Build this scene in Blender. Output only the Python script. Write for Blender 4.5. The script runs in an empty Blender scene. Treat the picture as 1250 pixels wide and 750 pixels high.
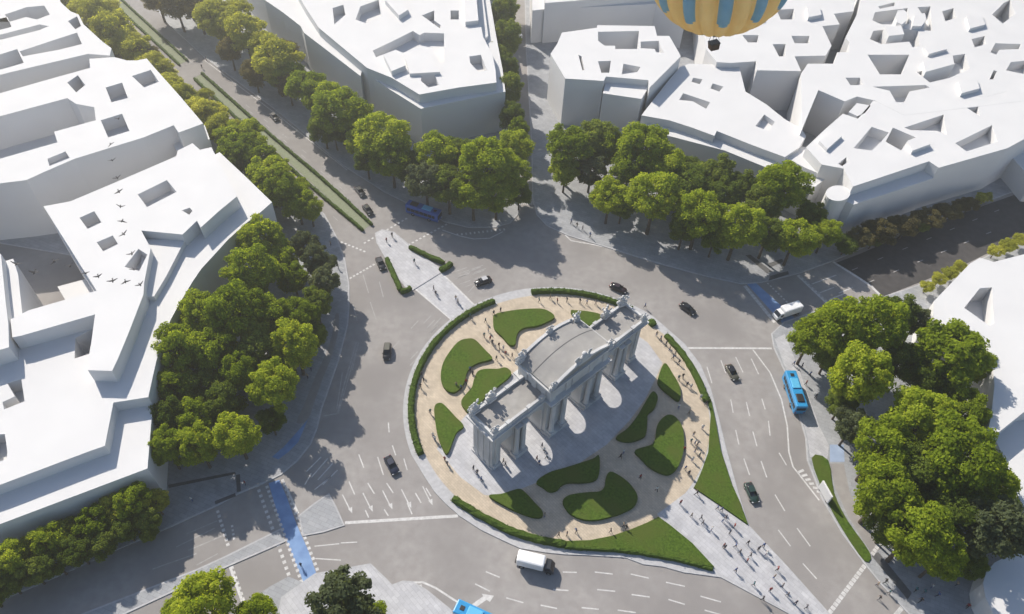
import bpy, bmesh, math, random
from mathutils import Vector, Matrix, noise
from mathutils.geometry import tessellate_polygon
R = math.radians
random.seed(7)
SC = bpy.context.scene
COL = SC.collection

# ------------------------------------------------------------------ camera
CAM = Vector((-11.7445, -90.6108, 129.4991))
PITCH, ROLL, F = R(47.9), R(3.0), 900.0
fw = Vector((0, math.cos(PITCH), -math.sin(PITCH)))
x0 = Vector((1, 0, 0)); u0 = Vector((0, math.sin(PITCH), math.cos(PITCH)))
ax = math.cos(ROLL) * x0 + math.sin(ROLL) * u0
au = -math.sin(ROLL) * x0 + math.cos(ROLL) * u0
cd = bpy.data.cameras.new('camera'); cam = bpy.data.objects.new('camera', cd); COL.objects.link(cam)
m = Matrix((ax, au, -fw)).transposed().to_4x4(); m.translation = CAM
cam.matrix_world = m
cd.sensor_width = 36; cd.lens = F / 1250 * 36; cd.clip_end = 6000; cd.clip_start = 0.5
SC.camera = cam

def G(px, py, z=0.0):
    """the point of the place, at height z, that was measured at this spot of the survey photograph"""
    d = ((px - 625) / F) * ax - ((py - 375) / F) * au + fw
    t = (z - CAM.z) / d.z
    return CAM + t * d
def GL(pts, z=0.0): return [G(p[0], p[1], z) for p in pts]
def mpp(p): return (p - CAM).dot(fw) / F     # metres per photo pixel at a point

# ------------------------------------------------------------------ materials
MATS = {}
def newmat(name):
    mt = bpy.data.materials.new(name); mt.use_nodes = True
    nt = mt.node_tree; b = nt.nodes['Principled BSDF']
    MATS[name] = mt
    return mt, nt, b
def noisy(name, c1, c2, scale=1.0, rough=.8, bump=0.0, bscale=None, detail=6, c3=None, scale2=.05, spec=.3, metallic=0):
    mt, nt, b = newmat(name)
    N = nt.nodes; L = nt.links
    geo = N.new('ShaderNodeNewGeometry')
    n1 = N.new('ShaderNodeTexNoise'); n1.inputs['Scale'].default_value = scale; n1.inputs['Detail'].default_value = detail
    L.new(geo.outputs['Position'], n1.inputs['Vector'])
    rp = N.new('ShaderNodeValToRGB'); rp.color_ramp.elements[0].position = .32; rp.color_ramp.elements[1].position = .68
    rp.color_ramp.elements[0].color = (*c1, 1); rp.color_ramp.elements[1].color = (*c2, 1)
    L.new(n1.outputs['Fac'], rp.inputs['Fac'])
    out = rp.outputs['Color']
    if c3:
        n2 = N.new('ShaderNodeTexNoise'); n2.inputs['Scale'].default_value = scale2; n2.inputs['Detail'].default_value = 4
        L.new(geo.outputs['Position'], n2.inputs['Vector'])
        r2 = N.new('ShaderNodeValToRGB'); r2.color_ramp.elements[0].position = .4; r2.color_ramp.elements[1].position = .65
        L.new(n2.outputs['Fac'], r2.inputs['Fac'])
        mx = N.new('ShaderNodeMix'); mx.data_type = 'RGBA'
        L.new(r2.outputs['Color'], mx.inputs['Factor']); L.new(out, mx.inputs['A']); mx.inputs['B'].default_value = (*c3, 1)
        out = mx.outputs['Result']
    L.new(out, b.inputs['Base Color'])
    b.inputs['Roughness'].default_value = rough; b.inputs['Specular IOR Level'].default_value = spec
    b.inputs['Metallic'].default_value = metallic
    if bump:
        n3 = N.new('ShaderNodeTexNoise'); n3.inputs['Scale'].default_value = bscale or scale * 3; n3.inputs['Detail'].default_value = 5
        L.new(geo.outputs['Position'], n3.inputs['Vector'])
        bp = N.new('ShaderNodeBump'); bp.inputs['Strength'].default_value = bump; bp.inputs['Distance'].default_value = .15
        L.new(n3.outputs['Fac'], bp.inputs['Height']); L.new(bp.outputs['Normal'], b.inputs['Normal'])
    return mt
def plain(name, c, rough=.5, metallic=0, spec=.5, coat=0):
    mt, nt, b = newmat(name)
    b.inputs['Base Color'].default_value = (*c, 1); b.inputs['Roughness'].default_value = rough
    b.inputs['Metallic'].default_value = metallic; b.inputs['Specular IOR Level'].default_value = spec
    if coat: b.inputs['Coat Weight'].default_value = coat
    return mt
def paved(name, c1, c2, mortar, size=1.0, rough=.8, rot=0.0, ratio=.5):
    mt, nt, b = newmat(name); N = nt.nodes; L = nt.links
    geo = N.new('ShaderNodeNewGeometry'); mp = N.new('ShaderNodeMapping'); mp.inputs['Rotation'].default_value = (0, 0, rot)
    L.new(geo.outputs['Position'], mp.inputs['Vector'])
    br = N.new('ShaderNodeTexBrick'); br.inputs['Scale'].default_value = 1.0
    br.inputs['Brick Width'].default_value = size; br.inputs['Row Height'].default_value = size * ratio
    br.inputs['Mortar Size'].default_value = .025; br.inputs['Color1'].default_value = (*c1, 1); br.inputs['Color2'].default_value = (*c2, 1)
    br.inputs['Mortar'].default_value = (*mortar, 1)
    L.new(mp.outputs['Vector'], br.inputs['Vector'])
    n = N.new('ShaderNodeTexNoise'); n.inputs['Scale'].default_value = .35; n.inputs['Detail'].default_value = 8; n.inputs['Roughness'].default_value = .7
    L.new(geo.outputs['Position'], n.inputs['Vector'])
    rp = N.new('ShaderNodeValToRGB'); rp.color_ramp.elements[0].position = .3; rp.color_ramp.elements[1].position = .7
    rp.color_ramp.elements[0].color = (.78, .78, .78, 1); rp.color_ramp.elements[1].color = (1.1, 1.1, 1.1, 1)
    L.new(n.outputs['Fac'], rp.inputs['Fac'])
    mx = N.new('ShaderNodeMix'); mx.data_type = 'RGBA'; mx.blend_type = 'MULTIPLY'; mx.inputs['Factor'].default_value = 1
    L.new(br.outputs['Color'], mx.inputs['A']); L.new(rp.outputs['Color'], mx.inputs['B'])
    L.new(mx.outputs['Result'], b.inputs['Base Color']); b.inputs['Roughness'].default_value = rough
    return mt
def leafmat(name, c1, c2, c3, trans=.45):
    mt = bpy.data.materials.new(name); mt.use_nodes = True; nt = mt.node_tree; N = nt.nodes; L = nt.links
    for n in list(N): N.remove(n)
    out = N.new('ShaderNodeOutputMaterial'); d = N.new('ShaderNodeBsdfDiffuse'); t = N.new('ShaderNodeBsdfTranslucent')
    mix = N.new('ShaderNodeMixShader'); mix.inputs[0].default_value = trans
    geo = N.new('ShaderNodeNewGeometry'); oi = N.new('ShaderNodeObjectInfo')
    rp = N.new('ShaderNodeValToRGB'); e = rp.color_ramp.elements
    e[0].position = 0; e[0].color = (*c1, 1); e[1].position = 1; e[1].color = (*c3, 1)
    k = e.new(.55); k.color = (*c2, 1)
    ns = N.new('ShaderNodeTexNoise'); ns.inputs['Scale'].default_value = .35; ns.inputs['Detail'].default_value = 3
    L.new(geo.outputs['Position'], ns.inputs['Vector'])
    a = N.new('ShaderNodeMath'); a.operation = 'MULTIPLY_ADD'; a.inputs[1].default_value = .45
    L.new(geo.outputs['Random Per Island'], a.inputs[0])
    s = N.new('ShaderNodeMath'); s.operation = 'MULTIPLY_ADD'; s.inputs[1].default_value = .9; s.inputs[2].default_value = -.42
    L.new(ns.outputs['Fac'], s.inputs[0])
    s2 = N.new('ShaderNodeMath'); s2.operation = 'MULTIPLY_ADD'; s2.inputs[1].default_value = .5
    L.new(oi.outputs['Random'], s2.inputs[0]); L.new(s.outputs[0], s2.inputs[2])
    L.new(s2.outputs[0], a.inputs[2]); L.new(a.outputs[0], rp.inputs['Fac'])
    L.new(rp.outputs['Color'], d.inputs['Color'])
    mc = N.new('ShaderNodeMix'); mc.data_type = 'RGBA'; mc.blend_type = 'MULTIPLY'; mc.inputs['Factor'].default_value = 1
    L.new(rp.outputs['Color'], mc.inputs['A']); mc.inputs['B'].default_value = (1.8, 1.7, .6, 1)
    L.new(mc.outputs['Result'], t.inputs['Color'])
    L.new(d.outputs[0], mix.inputs[1]); L.new(t.outputs[0], mix.inputs[2]); L.new(mix.outputs[0], out.inputs['Surface'])
    MATS[name] = mt
    return mt

M_asphalt = noisy('asphalt', (.275, .258, .248), (.335, .318, .305), .55, .9, .15, 9, c3=(.245, .230, .222), scale2=.06)
M_white = noisy('white_render', (.625, .62, .617), (.66, .655, .65), .12, .85, .04, 2.0)
M_pave = paved('grey_paving', (.30, .31, .33), (.36, .37, .385), (.22, .22, .23), 1.6, .8, R(20))
M_pale = paved('pale_granite_paving', (.43, .43, .45), (.50, .50, .515), (.34, .34, .35), 1.5, .75, R(44.8))
M_kerb = noisy('kerb_stone', (.38, .38, .39), (.47, .47, .48), 1.2, .8)
M_sand = paved('sand_coloured_path', (.47, .395, .30), (.55, .465, .36), (.38, .32, .245), .9, .9, R(44.8))
M_grass = noisy('lawn_turf', (.042, .080, .010), (.095, .155, .022), 2.2, .9, 1.0, 9, c3=(.085, .115, .022), scale2=.22, spec=.1)
M_hedge = noisy('clipped_hedge', (.035, .065, .010), (.075, .12, .020), 3.0, .9, 1.0, 7, spec=.1)
M_hedge2 = noisy('median_hedge', (.05, .085, .022), (.09, .135, .035), 3.0, .9, 1.0, 7, spec=.1)
M_dryv = noisy('median_grass', (.21, .235, .15), (.27, .29, .20), 1.5, .9, .5, 6, spec=.1)
M_line = noisy('road_paint', (.46, .45, .44), (.62, .61, .60), 1.6, .7)
M_fline = noisy('worn_road_paint', (.30, .29, .285), (.42, .41, .40), 1.4, .8)
M_blue = noisy('blue_cycle_surface', (.15, .245, .44), (.22, .34, .55), .5, .8)
M_pblue = noisy('pale_blue_cycle_surface', (.26, .33, .46), (.34, .42, .56), .5, .8)
M_street_shade = noisy('shade_toned_asphalt', (.055, .052, .052), (.08, .075, .074), .6, .9, .15, 8)  # asphalt darkened to carry the east street's shade
M_dark = noisy('dark_grey_ground', (.09, .09, .092), (.13, .13, .132), 1.0, .85)
M_stone = noisy('limestone', (.50, .50, .50), (.64, .635, .625), .5, .85, .25, 6, c3=(.44, .44, .44), scale2=.25)
M_stoneroof = noisy('stone_roof', (.30, .288, .27), (.36, .345, .325), .7, .9, .15, 4, c3=(.27, .26, .25), scale2=.2)
M_seam = plain('roof_seam', (.12, .12, .12), .9)
M_bark = noisy('bark', (.07, .055, .04), (.13, .10, .075), 3, .9, .5)
M_leafA = leafmat('leaves_bright', (.105, .155, .014), (.235, .30, .026), (.42, .46, .055), .5)
M_leafB = leafmat('leaves_dark', (.07, .11, .018), (.14, .185, .032), (.24, .28, .06), .45)
M_leafC = leafmat('leaves_yellow', (.24, .26, .04), (.37, .385, .065), (.54, .53, .12), .5)
M_leafD = leafmat('leaves_grey', (.065, .085, .042), (.115, .138, .070), (.18, .205, .11), .4)
M_leafE = leafmat('leaves_bronze', (.085, .075, .035), (.14, .122, .052), (.20, .175, .075), .4)
M_glass = plain('dark_glass', (.012, .014, .018), .08, 0, .6)
M_tyre = plain('tyre_rubber', (.015, .015, .016), .9)
M_rim = plain('wheel_rim', (.35, .35, .36), .35, .8)
M_lamp = plain('headlight_lens', (.75, .75, .74), .2)
M_tail = plain('tail_lamp', (.30, .01, .01), .3)
M_black = plain('black_trim', (.02, .02, .022), .5)
PAINT = {k: plain('paint_' + k, c, .3, .0, .5, .6) for k, c in dict(black=(.012, .012, .014), navy=(.015, .02, .04), charcoal=(.04, .042, .045), green=(.02, .045, .035), maroon=(.03, .015, .016), olive=(.09, .085, .06), silver=(.45, .45, .46), white=(.78, .78, .78), blue=(.03, .27, .55), deepblue=(.03, .10, .36)).items()}
M_busroof = plain('bus_roof_panel', (.10, .42, .66), .5)

# ------------------------------------------------------------------ mesh helpers
def link(name, bm, mat, parent=None, smooth=False, mats=None):
    me = bpy.data.meshes.new(name)
    bm.to_mesh(me); bm.free()
    for mm in (mats or [mat]): me.materials.append(mm)
    if smooth:
        for p in me.polygons: p.use_smooth = True
    o = bpy.data.objects.new(name, me); COL.objects.link(o)
    if parent is not None: o.parent = parent
    return o
def empty(name, loc=(0, 0, 0), rz=0.0):
    o = bpy.data.objects.new(name, None); COL.objects.link(o); o.location = loc; o.rotation_euler = (0, 0, rz); o.empty_display_size = .5
    return o
def tag(o, label=None, cat=None, group=None, kind=None):
    if label: o['label'] = label
    if cat: o['category'] = cat
    if group: o['group'] = group
    if kind: o['kind'] = kind
    return o
def area2(p): return sum(p[i].x * p[(i + 1) % len(p)].y - p[(i + 1) % len(p)].x * p[i].y for i in range(len(p)))
def ccw(p): return p if area2(p) > 0 else p[::-1]
def poly_faces(bm, loops, z):
    vs = [[bm.verts.new((p.x, p.y, z)) for p in l] for l in loops]
    flat = [v for l in vs for v in l]
    for t in tessellate_polygon([[Vector((p.x, p.y, 0)) for p in l] for l in loops]):
        try:
            f = bm.faces.new([flat[i] for i in t]); f.normal_update()
            if f.normal.z < 0: f.normal_flip()
        except ValueError: pass
    return vs
def prism(bm, outer, z0, z1, holes=()):
    """outer: list of Vectors, holes: list of (vectors, depth)"""
    outer = ccw(outer); hl = [(ccw(h), d) for h, d in holes]
    vs = poly_faces(bm, [outer] + [h for h, d in hl], z1)
    n = len(outer)
    bot = [bm.verts.new((p.x, p.y, z0)) for p in outer]
    for i in range(n):
        j = (i + 1) % n; bm.faces.new((bot[i], bot[j], vs[0][j], vs[0][i]))
    for k, (h, d) in enumerate(hl):
        fl = poly_faces(bm, [h], max(z1 - d, z0 + .02))[0]
        for i in range(len(h)):
            j = (i + 1) % len(h); bm.faces.new((vs[k + 1][i], vs[k + 1][j], fl[j], fl[i]))
def sheet(bm, pts, z): poly_faces(bm, [ccw(pts)], z)
def smoothed(pts, n=5, closed=True):
    out = []; k = len(pts)
    if not closed:
        P = [pts[0] * 2 - pts[1]] + list(pts) + [pts[-1] * 2 - pts[-2]]
        for i in range(1, len(P) - 2):
            for s in range(n):
                out.append(catm(P[i - 1], P[i], P[i + 1], P[i + 2], s / n))
        out.append(pts[-1]); return out
    for i in range(k):
        for s in range(n): out.append(catm(pts[i - 1], pts[i], pts[(i + 1) % k], pts[(i + 2) % k], s / n))
    return out
def catm(a, b, c, d, t):
    return .5 * ((2 * b) + (c - a) * t + (2 * a - 5 * b + 4 * c - d) * t * t + (3 * b - a - 3 * c + d) * t ** 3)
def box(bm, cx, cy, cz, sx, sy, sz, rot=None, taper=1.0, bev=0):
    r = bmesh.ops.create_cube(bm, size=1)['verts']
    for v in r:
        k = taper if v.co.z > 0 else 1
        v.co = Vector((v.co.x * sx * k, v.co.y * sy * k, v.co.z * sz))
    if rot is not None: bmesh.ops.rotate(bm, verts=r, cent=(0, 0, 0), matrix=rot)
    bmesh.ops.translate(bm, verts=r, vec=(cx, cy, cz))
    if bev:
        es = list({e for v in r for e in v.link_edges})
        bmesh.ops.bevel(bm, geom=es, offset=bev, segments=2, affect='EDGES', profile=.5)
    return r
def cyl(bm, p0, p1, r0, r1, seg=10, cap=True):
    p0, p1 = Vector(p0), Vector(p1); d = p1 - p0
    r = bmesh.ops.create_cone(bm, cap_ends=cap, segments=seg, radius1=r0, radius2=r1, depth=d.length)['verts']
    q = Vector((0, 0, 1)).rotation_difference(d.normalized()).to_matrix()
    bmesh.ops.rotate(bm, verts=r, cent=(0, 0, 0), matrix=q); bmesh.ops.translate(bm, verts=r, vec=(p0 + p1) / 2)
    return r
def ball(bm, c, r, sub=1, s=(1, 1, 1)):
    v = bmesh.ops.create_icosphere(bm, subdivisions=sub, radius=r)['verts']
    for q in v: q.co = Vector((q.co.x * s[0], q.co.y * s[1], q.co.z * s[2])) + Vector(c)
    return v
def stroke(bm, a, b, w, z):
    d = (b - a); d.z = 0
    if d.length < 1e-4: return
    nrm = Vector((-d.y, d.x, 0)).normalized() * w / 2
    vs = [bm.verts.new((p.x, p.y, z)) for p in (a - nrm, b - nrm, b + nrm, a + nrm)]
    bm.faces.new(vs)
def copy_tree(o, parent=None):
    c = o.copy(); COL.objects.link(c); c.parent = parent
    for ch in o.children: copy_tree(ch, c)
    return c
ORD = 'first second third fourth fifth sixth seventh eighth ninth tenth eleventh twelfth thirteenth fourteenth fifteenth sixteenth seventeenth eighteenth nineteenth twentieth'.split()
def ordinal(i):
    if i < 20: return ORD[i]
    t = ['twenty', 'thirty', 'forty', 'fifty'][(i + 1) // 10 - 2]; u = (i + 1) % 10
    return t + '-' + ORD[u - 1] if u else {'thirty': 'thirtieth', 'forty': 'fortieth', 'fifty': 'fiftieth'}[t]

# ------------------------------------------------------------------ ground, roads, pavements
bm = bmesh.new()
S_ = 1500
vs = [bm.verts.new((x, y, 0)) for x, y in ((-S_, -S_), (S_, -S_), (S_, S_), (-S_, S_))]; bm.faces.new(vs)
tag(link('asphalt_road', bm, M_asphalt), kind='structure')

def slab(name, pts, mat, h, z0=-.02, sm=0, kerb=True):
    P = GL(pts, h)
    if sm: P = smoothed(P, sm)
    bm = bmesh.new(); prism(bm, P, z0, h)
    o = tag(link(name, bm, mat), kind='structure')
    if kerb:
        bm = bmesh.new(); P = ccw(P); n = len(P); a = []; b = []
        for i in range(n):
            t = (P[(i + 1) % n] - P[i - 1]); t.z = 0; t.normalize(); nn = Vector((t.y, -t.x, 0))
            a.append(bm.verts.new((P[i].x, P[i].y, h + .012))); b.append(bm.verts.new((P[i].x + nn.x * .32, P[i].y + nn.y * .32, h + .012)))
        c = [bm.verts.new((v.co.x, v.co.y, -.02)) for v in b]
        for i in range(n):
            j = (i + 1) % n
            bm.faces.new((a[i], b[i], b[j], a[j])); bm.faces.new((b[i], c[i], c[j], b[j]))
        bmesh.ops.recalc_face_normals(bm, faces=bm.faces)
        tag(link('kerb', bm, M_kerb), kind='structure')
    return o
# the pavements round the square
slab('pavement', [(330,205),(372,240),(395,262),(410,290),(420,318),(425,348),(425,375),(423,397),(412,440),(398,480),(391,500),(386,522),(378,542),(362,562),(343,578),(319,590),(292,601),(265,616),(212,640),(150,666),(70,702),(0,732),(-140,795),(-140,560),(150,440),(200,300)], M_pave, .12)
slab('pavement', [(-330,-120),(64,-20),(100,10),(140,45),(200,95),(260,150),(300,185),(330,212),(200,330),(-330,240)], M_pave, .12)
slab('pavement', [(150,-40),(205,28),(249,69),(336,133),(420,202),(470,234),(508,253),(543,270),(572,277),(603,277),(622,272),(631,262),(635,245),(634,180),(628,100),(622,40),(616,-30)], M_pave, .12)
slab('pavement', [(650,180),(651,240),(656,262),(668,275),(694,287),(737,300),(772,311),(808,322),(860,336),(905,346),(930,344),(975,333),(1018,317),(1099,282),(1210,243),(1330,200),(1400,60),(900,-60),(640,-60),(643,60)], M_pave, .12)
slab('pavement', [(943,408),(946,425),(953,440),(963,462),(975,500),(985,535),(987,562),(1006,611),(1031,653),(1056,687),(1078,714),(1108,746),(1160,800),(1420,860),(1420,255),(1290,272),(1180,326),(1130,346),(1080,363),(1010,376),(958,394)], M_pave, .12)
slab('pavement', [(366,630),(384,616),(401,604),(409,620),(419,641),(395,648),(371,653)], M_pave, .12)
slab('median_strip', [(-60,822),(101,751),(240,697),(275,681),(343,647),(347,660),(280,689),(141,753),(-40,835)], M_pave, .12)
slab('pavement', [(452,690),(470,708),(478,716),(492,711),(503,712),(520,722),(548,745),(590,790),(330,800),(345,730),(385,702)], M_pale, .12)
slab('pavement', [(290,742),(330,716),(352,704),(372,712),(385,702),(300,800),(220,800)], M_pave, .115, kerb=False)
slab('triangle_island', [(459,285),(466,281),(480,284),(497,298),(520,316),(540,331),(520,343),(500,356),(484,335),(470,312),(461,296)], M_pale, .12)
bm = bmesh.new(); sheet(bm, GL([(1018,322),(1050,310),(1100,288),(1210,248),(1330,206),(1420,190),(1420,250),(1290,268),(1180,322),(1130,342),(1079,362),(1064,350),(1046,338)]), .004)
tag(link('shade_toned_street', bm, M_street_shade), kind='structure')  # street shade painted in as a sheet of darker asphalt tone
# light pavement apron and cycle strips on the right pavement
bm = bmesh.new()
sheet(bm, GL([(946,414),(958,408),(975,450),(1000,520),(1012,544),(1010,560),(989,558),(986,535),(976,500),(964,462),(955,440)], .13), .13)
tag(link('pale_pavement', bm, M_pale), kind='structure')
bm = bmesh.new(); sheet(bm, GL([(1013,543),(1030,543),(1031,564),(1013,564)], .138), .138)
tag(link('pale_blue_cycle_pad', bm, M_pblue), kind='structure')
bm = bmesh.new(); sheet(bm, GL([(363,527),(376,512),(364,540),(352,552),(340,561),(332,558),(346,546)], .138), .138)
tag(link('blue_cycle_pad', bm, M_blue), kind='structure')
bm = bmesh.new(); sheet(bm, GL([(1013,566),(1030,566),(1037,600),(1052,636),(1075,670),(1065,678),(1035,630),(1019,594)], .138), .138)
tag(link('cycle_path', bm, M_asphalt), kind='structure')
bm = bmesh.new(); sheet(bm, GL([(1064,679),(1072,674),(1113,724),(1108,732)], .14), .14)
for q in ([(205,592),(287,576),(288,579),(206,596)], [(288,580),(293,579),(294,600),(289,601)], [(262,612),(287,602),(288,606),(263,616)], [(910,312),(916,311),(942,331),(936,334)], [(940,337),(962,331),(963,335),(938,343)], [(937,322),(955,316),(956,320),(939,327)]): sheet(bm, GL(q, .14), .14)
tag(link('dark_ground_strip', bm, M_dark), kind='structure')  # a dark grey path plus thin flush strips in the same tone
bm = bmesh.new(); sheet(bm, smoothed(GL([(376,512),(384,490),(394,462),(404,438),(412,410),(414,385),(409,385),(405,410),(396,436),(384,462),(373,490),(362,516)], .136), 3), .136)
tag(link('cycle_path', bm, M_asphalt), kind='structure')

# island: kerb ring, slab, sand paths, paved forecourt, promenade
def circ(r, a0, a1, n): return [Vector((r * math.cos(R(a0 + (a1 - a0) * i / n)), r * math.sin(R(a0 + (a1 - a0) * i / n)), 0)) for i in range(n + 1)]
def W(p): return Vector((p[0], p[1], 0))
left_px = [(517,580),(530,600),(544,615),(561,630),(587,647),(614,660),(635,669.5),(665,674.5),(690,677),(717,678),(764,681),(785,689),(810,692),(835,699),(880,705),(968,752),(1010,800)]
right_px = [(1060,800),(1012,748),(960,690),(914,641),(901,600),(886,545),(878,512),(868,475),(855,445),(836,420)]
isl = circ(33.6, 50, 206, 40) + GL(left_px, .14) + GL(right_px, .14)
bm = bmesh.new(); prism(bm, isl, -.02, .14); tag(link('island_paving', bm, M_kerb), kind='structure')
bm = bmesh.new(); sand = circ(31.1, 0, 360, 96)[:-1]; sheet(bm, sand, .15); tag(link('sand_path', bm, M_sand), kind='structure')
A_ = R(44.8); U = Vector((math.cos(A_), math.sin(A_), 0)); V = Vector((math.sin(A_), -math.cos(A_), 0)); MC = Vector((-.9, -.1, 0))
def MU(u, v): return MC + U * u + V * v
fore = [MU(u, v) for u, v in ((-26.5,-8),(-27,0),(-26,6),(-24,8.2),(-16,11),(-8,13.2),(0,14),(8,13.2),(14,12),(20,10),(25,8),(27,2),(26.5,-8),(16,-10.5),(0,-12),(-16,-10.5))]
bm = bmesh.new(); sheet(bm, fore, .16); tag(link('forecourt_paving', bm, M_pale), kind='structure')
bm = bmesh.new(); sheet(bm, GL([(802,628),(845,596),(914,642),(960,691),(1011,750),(1050,800),(1012,800),(968,750),(880,701),(830,652)], .15), .165)
tag(link('promenade_paving', bm, M_pale), kind='structure')
bm = bmesh.new(); sheet(bm, GL([(507,351),(537,333),(580,375),(553,392)], .008), .010); tag(link('crossing_paving', bm, M_pale), kind='structure')

# lawn beds, slightly raised
bedlist = [
 ('kidney shaped lawn bed on the avenue side, nearest the triangular traffic island', [(602,391),(604,384),(620,380),(640,377.5),(659,377),(670,380),(677,387),(668,393),(655,398),(641,400),(633,405),(630,413),(629,420),(622,421),(613,411),(604,402)]),
 ('small lawn bed behind the right end of the arch, tucked under its roof edge', [(697,379),(703,379),(716,380),(733,384),(731,391),(724,398),(712,394),(700,386)]),
 ('tall leaf shaped lawn bed left of the path to the arch', [(538,458),(541,443),(550,428),(560,417),(571,413.5),(580,415),(592,427),(601,437),(594,440.5),(584,443),(575,448),(570,455),(567,466),(562,474),(554,479),(545,476),(540,469)]),
 ('lawn bed touching the left wing of the arch, with a curved notch', [(563,490),(570,480),(576,473),(579,462),(584,453),(594,450.5),(607,450.5),(618,449),(624,457),(610,470),(595,482),(585,494),(573,503),(567,499)]),
 ('pointed lawn bed at the far left of the sand ring', [(530,500),(532,494),(537,492),(543,495),(556,509),(566,520),(558,527),(553,538),(546,554),(540,547),(534,530),(531,512)]),
 ('small wedge shaped lawn bed at the bottom left, below the arch pier', [(597,605),(612,603),(625,599),(635,597),(643,603),(653,614),(662,624),(661,631),(650,631),(630,624),(610,614)]),
 ('wavy shaded lawn bed on the near side of the forecourt, left of the centre path', [(655,588),(670,577),(690,571),(706,566),(724,560),(731,556),(732,572),(728,585),(712,589),(695,589),(686,592),(680,598),(671,600),(662,594)]),
 ('large wavy lawn bed with a sunlit patch near the bottom of the sand ring', [(687,613),(692,606),(702,603),(718,601),(732,600),(738,594),(740,582),(745,576),(755,580),(768,590),(778,605),(775,617),(762,625),(745,631),(725,635),(708,633),(695,626)]),
 ('shaded lawn bed right of the centre path, against the forecourt', [(752,534),(766,523),(778,508),(788,491),(797,478),(803,485),(799,498),(791,506),(790,518),(788,531),(778,537),(764,539)]),
 ('s curved lawn bed with a sunlit half on the right of the sand ring', [(803,518),(812,508),(821,507),(829,514),(834,526),(835,545),(832,560),(826,572),(817,579),(806,577),(793,570),(783,560),(775,551),(782,547),(795,543),(800,535)]),
 ('narrow lawn wedge by the right end of the arch forecourt', [(803,464),(808,448),(813,444),(821,456),(829,470),(831,484),(827,489),(815,480),(806,472)]),
]
for lab, pts in bedlist:
    P = smoothed(GL(pts, .75), 4); bm = bmesh.new(); prism(bm, P, .12, .8)
    tag(link('lawn_bed', bm, M_grass), lab, 'lawn bed', 'lawn beds round the arch')
lawn_r = [(829,409),(860,476),(864,488),(868,505),(865,551),(858,571),(850,590),(847,595),(868,609),(890,624),(913,640),(903,612),(893,590),(880,550),(874,516),(868,488),(842,432)]
lawn_l = [(560,611),(590,630),(625,648),(660,658),(690,660.5),(720,659.5),(748,654),(772,645.5),(790,638),(804,631),(818,641),(845,663),(872,692),(845,687),(815,680.5),(790,675),(764,672.5),(735,670.5),(705,669.5),(680,668),(650,663),(618,652),(585,634)]
bm = bmesh.new(); prism(bm, GL(lawn_r[1:-1], .5), .12, .5); tag(link('lawn_verge', bm, M_grass), 'long curved lawn widening towards the people promenade along the right of the island', 'lawn', 'lawns along the island edge')
bm = bmesh.new(); prism(bm, GL(lawn_l[4:-3], .5), .12, .5); tag(link('lawn_verge', bm, M_grass), 'pointed lawn along the bottom of the island, left of the people promenade', 'lawn', 'lawns along the island edge')
bm = bmesh.new(); prism(bm, smoothed(GL([(991,559),(1011,562),(1018,601),(1035,636),(1062,675),(1056,685),(1032,651),(1010,611)], .3), 3), .1, .3)
tag(link('lawn_verge', bm, M_grass), 'slim curved lawn strip beside the right hand pavement cycle path', 'lawn')

# hedges
def hedge(pts, w, h, lab, mat=None, world=False, grp='clipped hedges round the island', z0=.1):
    P = pts if world else GL(pts, h * .6)
    if len(P) > 2: P = smoothed(P, 6, False)
    # resample about every 0.5 m
    Q = [P[0]]
    for p in P[1:]:
        d = (p - Q[-1]).length; k = max(1, int(d / .55)); q0 = Q[-1].copy()
        for i in range(1, k + 1): Q.append(q0.lerp(p, i / k))
    bm = bmesh.new(); prof = ((-.5, 0), (-.52, .35), (-.48, .75), (-.3, 1), (.0, 1.03), (.3, 1), (.48, .75), (.52, .35), (.5, 0)); rings = []
    for i, p in enumerate(Q):
        t = Q[min(i + 1, len(Q) - 1)] - Q[max(i - 1, 0)]; t.z = 0; t.normalize(); n = Vector((-t.y, t.x, 0)); r = []
        for a, b in prof:
            k = .86 if i in (0, len(Q) - 1) else 1
            c = p + n * (a * w * k); c.z = z0 + b * h * k
            jt = noise.noise(c * 1.7) * .16 + noise.noise(c * 5.1) * .10
            c += n * (jt if a > 0 else -jt) + Vector((0, 0, jt * (1 if b > .5 else 0)))
            r.append(bm.verts.new(c))
        rings.append(r)
    for a, b in zip(rings, rings[1:]):
        for k in range(len(prof) - 1): bm.faces.new((a[k], b[k], b[k + 1], a[k + 1]))
    bm.faces.new(rings[0]); bm.faces.new(rings[-1][::-1])
    rnd = random.Random(len(Q))
    for r in rings:                                   # small leaf tufts break the outline
        for _ in range(4):
            c = r[rnd.randrange(1, 8)].co + Vector((rnd.uniform(-.2, .2), rnd.uniform(-.2, .2), rnd.uniform(-.05, .12)))
            t = [bm.verts.new(c + Vector((rnd.uniform(-.2, .2), rnd.uniform(-.2, .2), rnd.uniform(-.1, .16)))) for _ in range(3)]
            bm.faces.new(t)
    bmesh.ops.recalc_face_normals(bm, faces=bm.faces)
    tag(link('hedge', bm, mat or M_hedge), lab, 'hedge', grp)
hedge(circ(31.9, 103.2, 58.5, 30), 1.3, 1.0, 'long clipped hedge arc along the far side of the island behind the arch roof', world=True)
hedge(circ(31.9, 120, 207.5, 40), 1.3, 1.0, 'long clipped hedge arc along the left side of the island', world=True)
hedge([(553,608),(570,619),(590,631),(625,648.5),(660,659),(690,664)], 1.3, 1.0, 'clipped hedge arc along the lower left of the island, below the arch pier')
hedge([(690,668),(720,670),(764,673),(815,681),(845,688),(870,695)], .7, .75, 'low clipped hedge edging the bottom of the pointed lawn')
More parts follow.
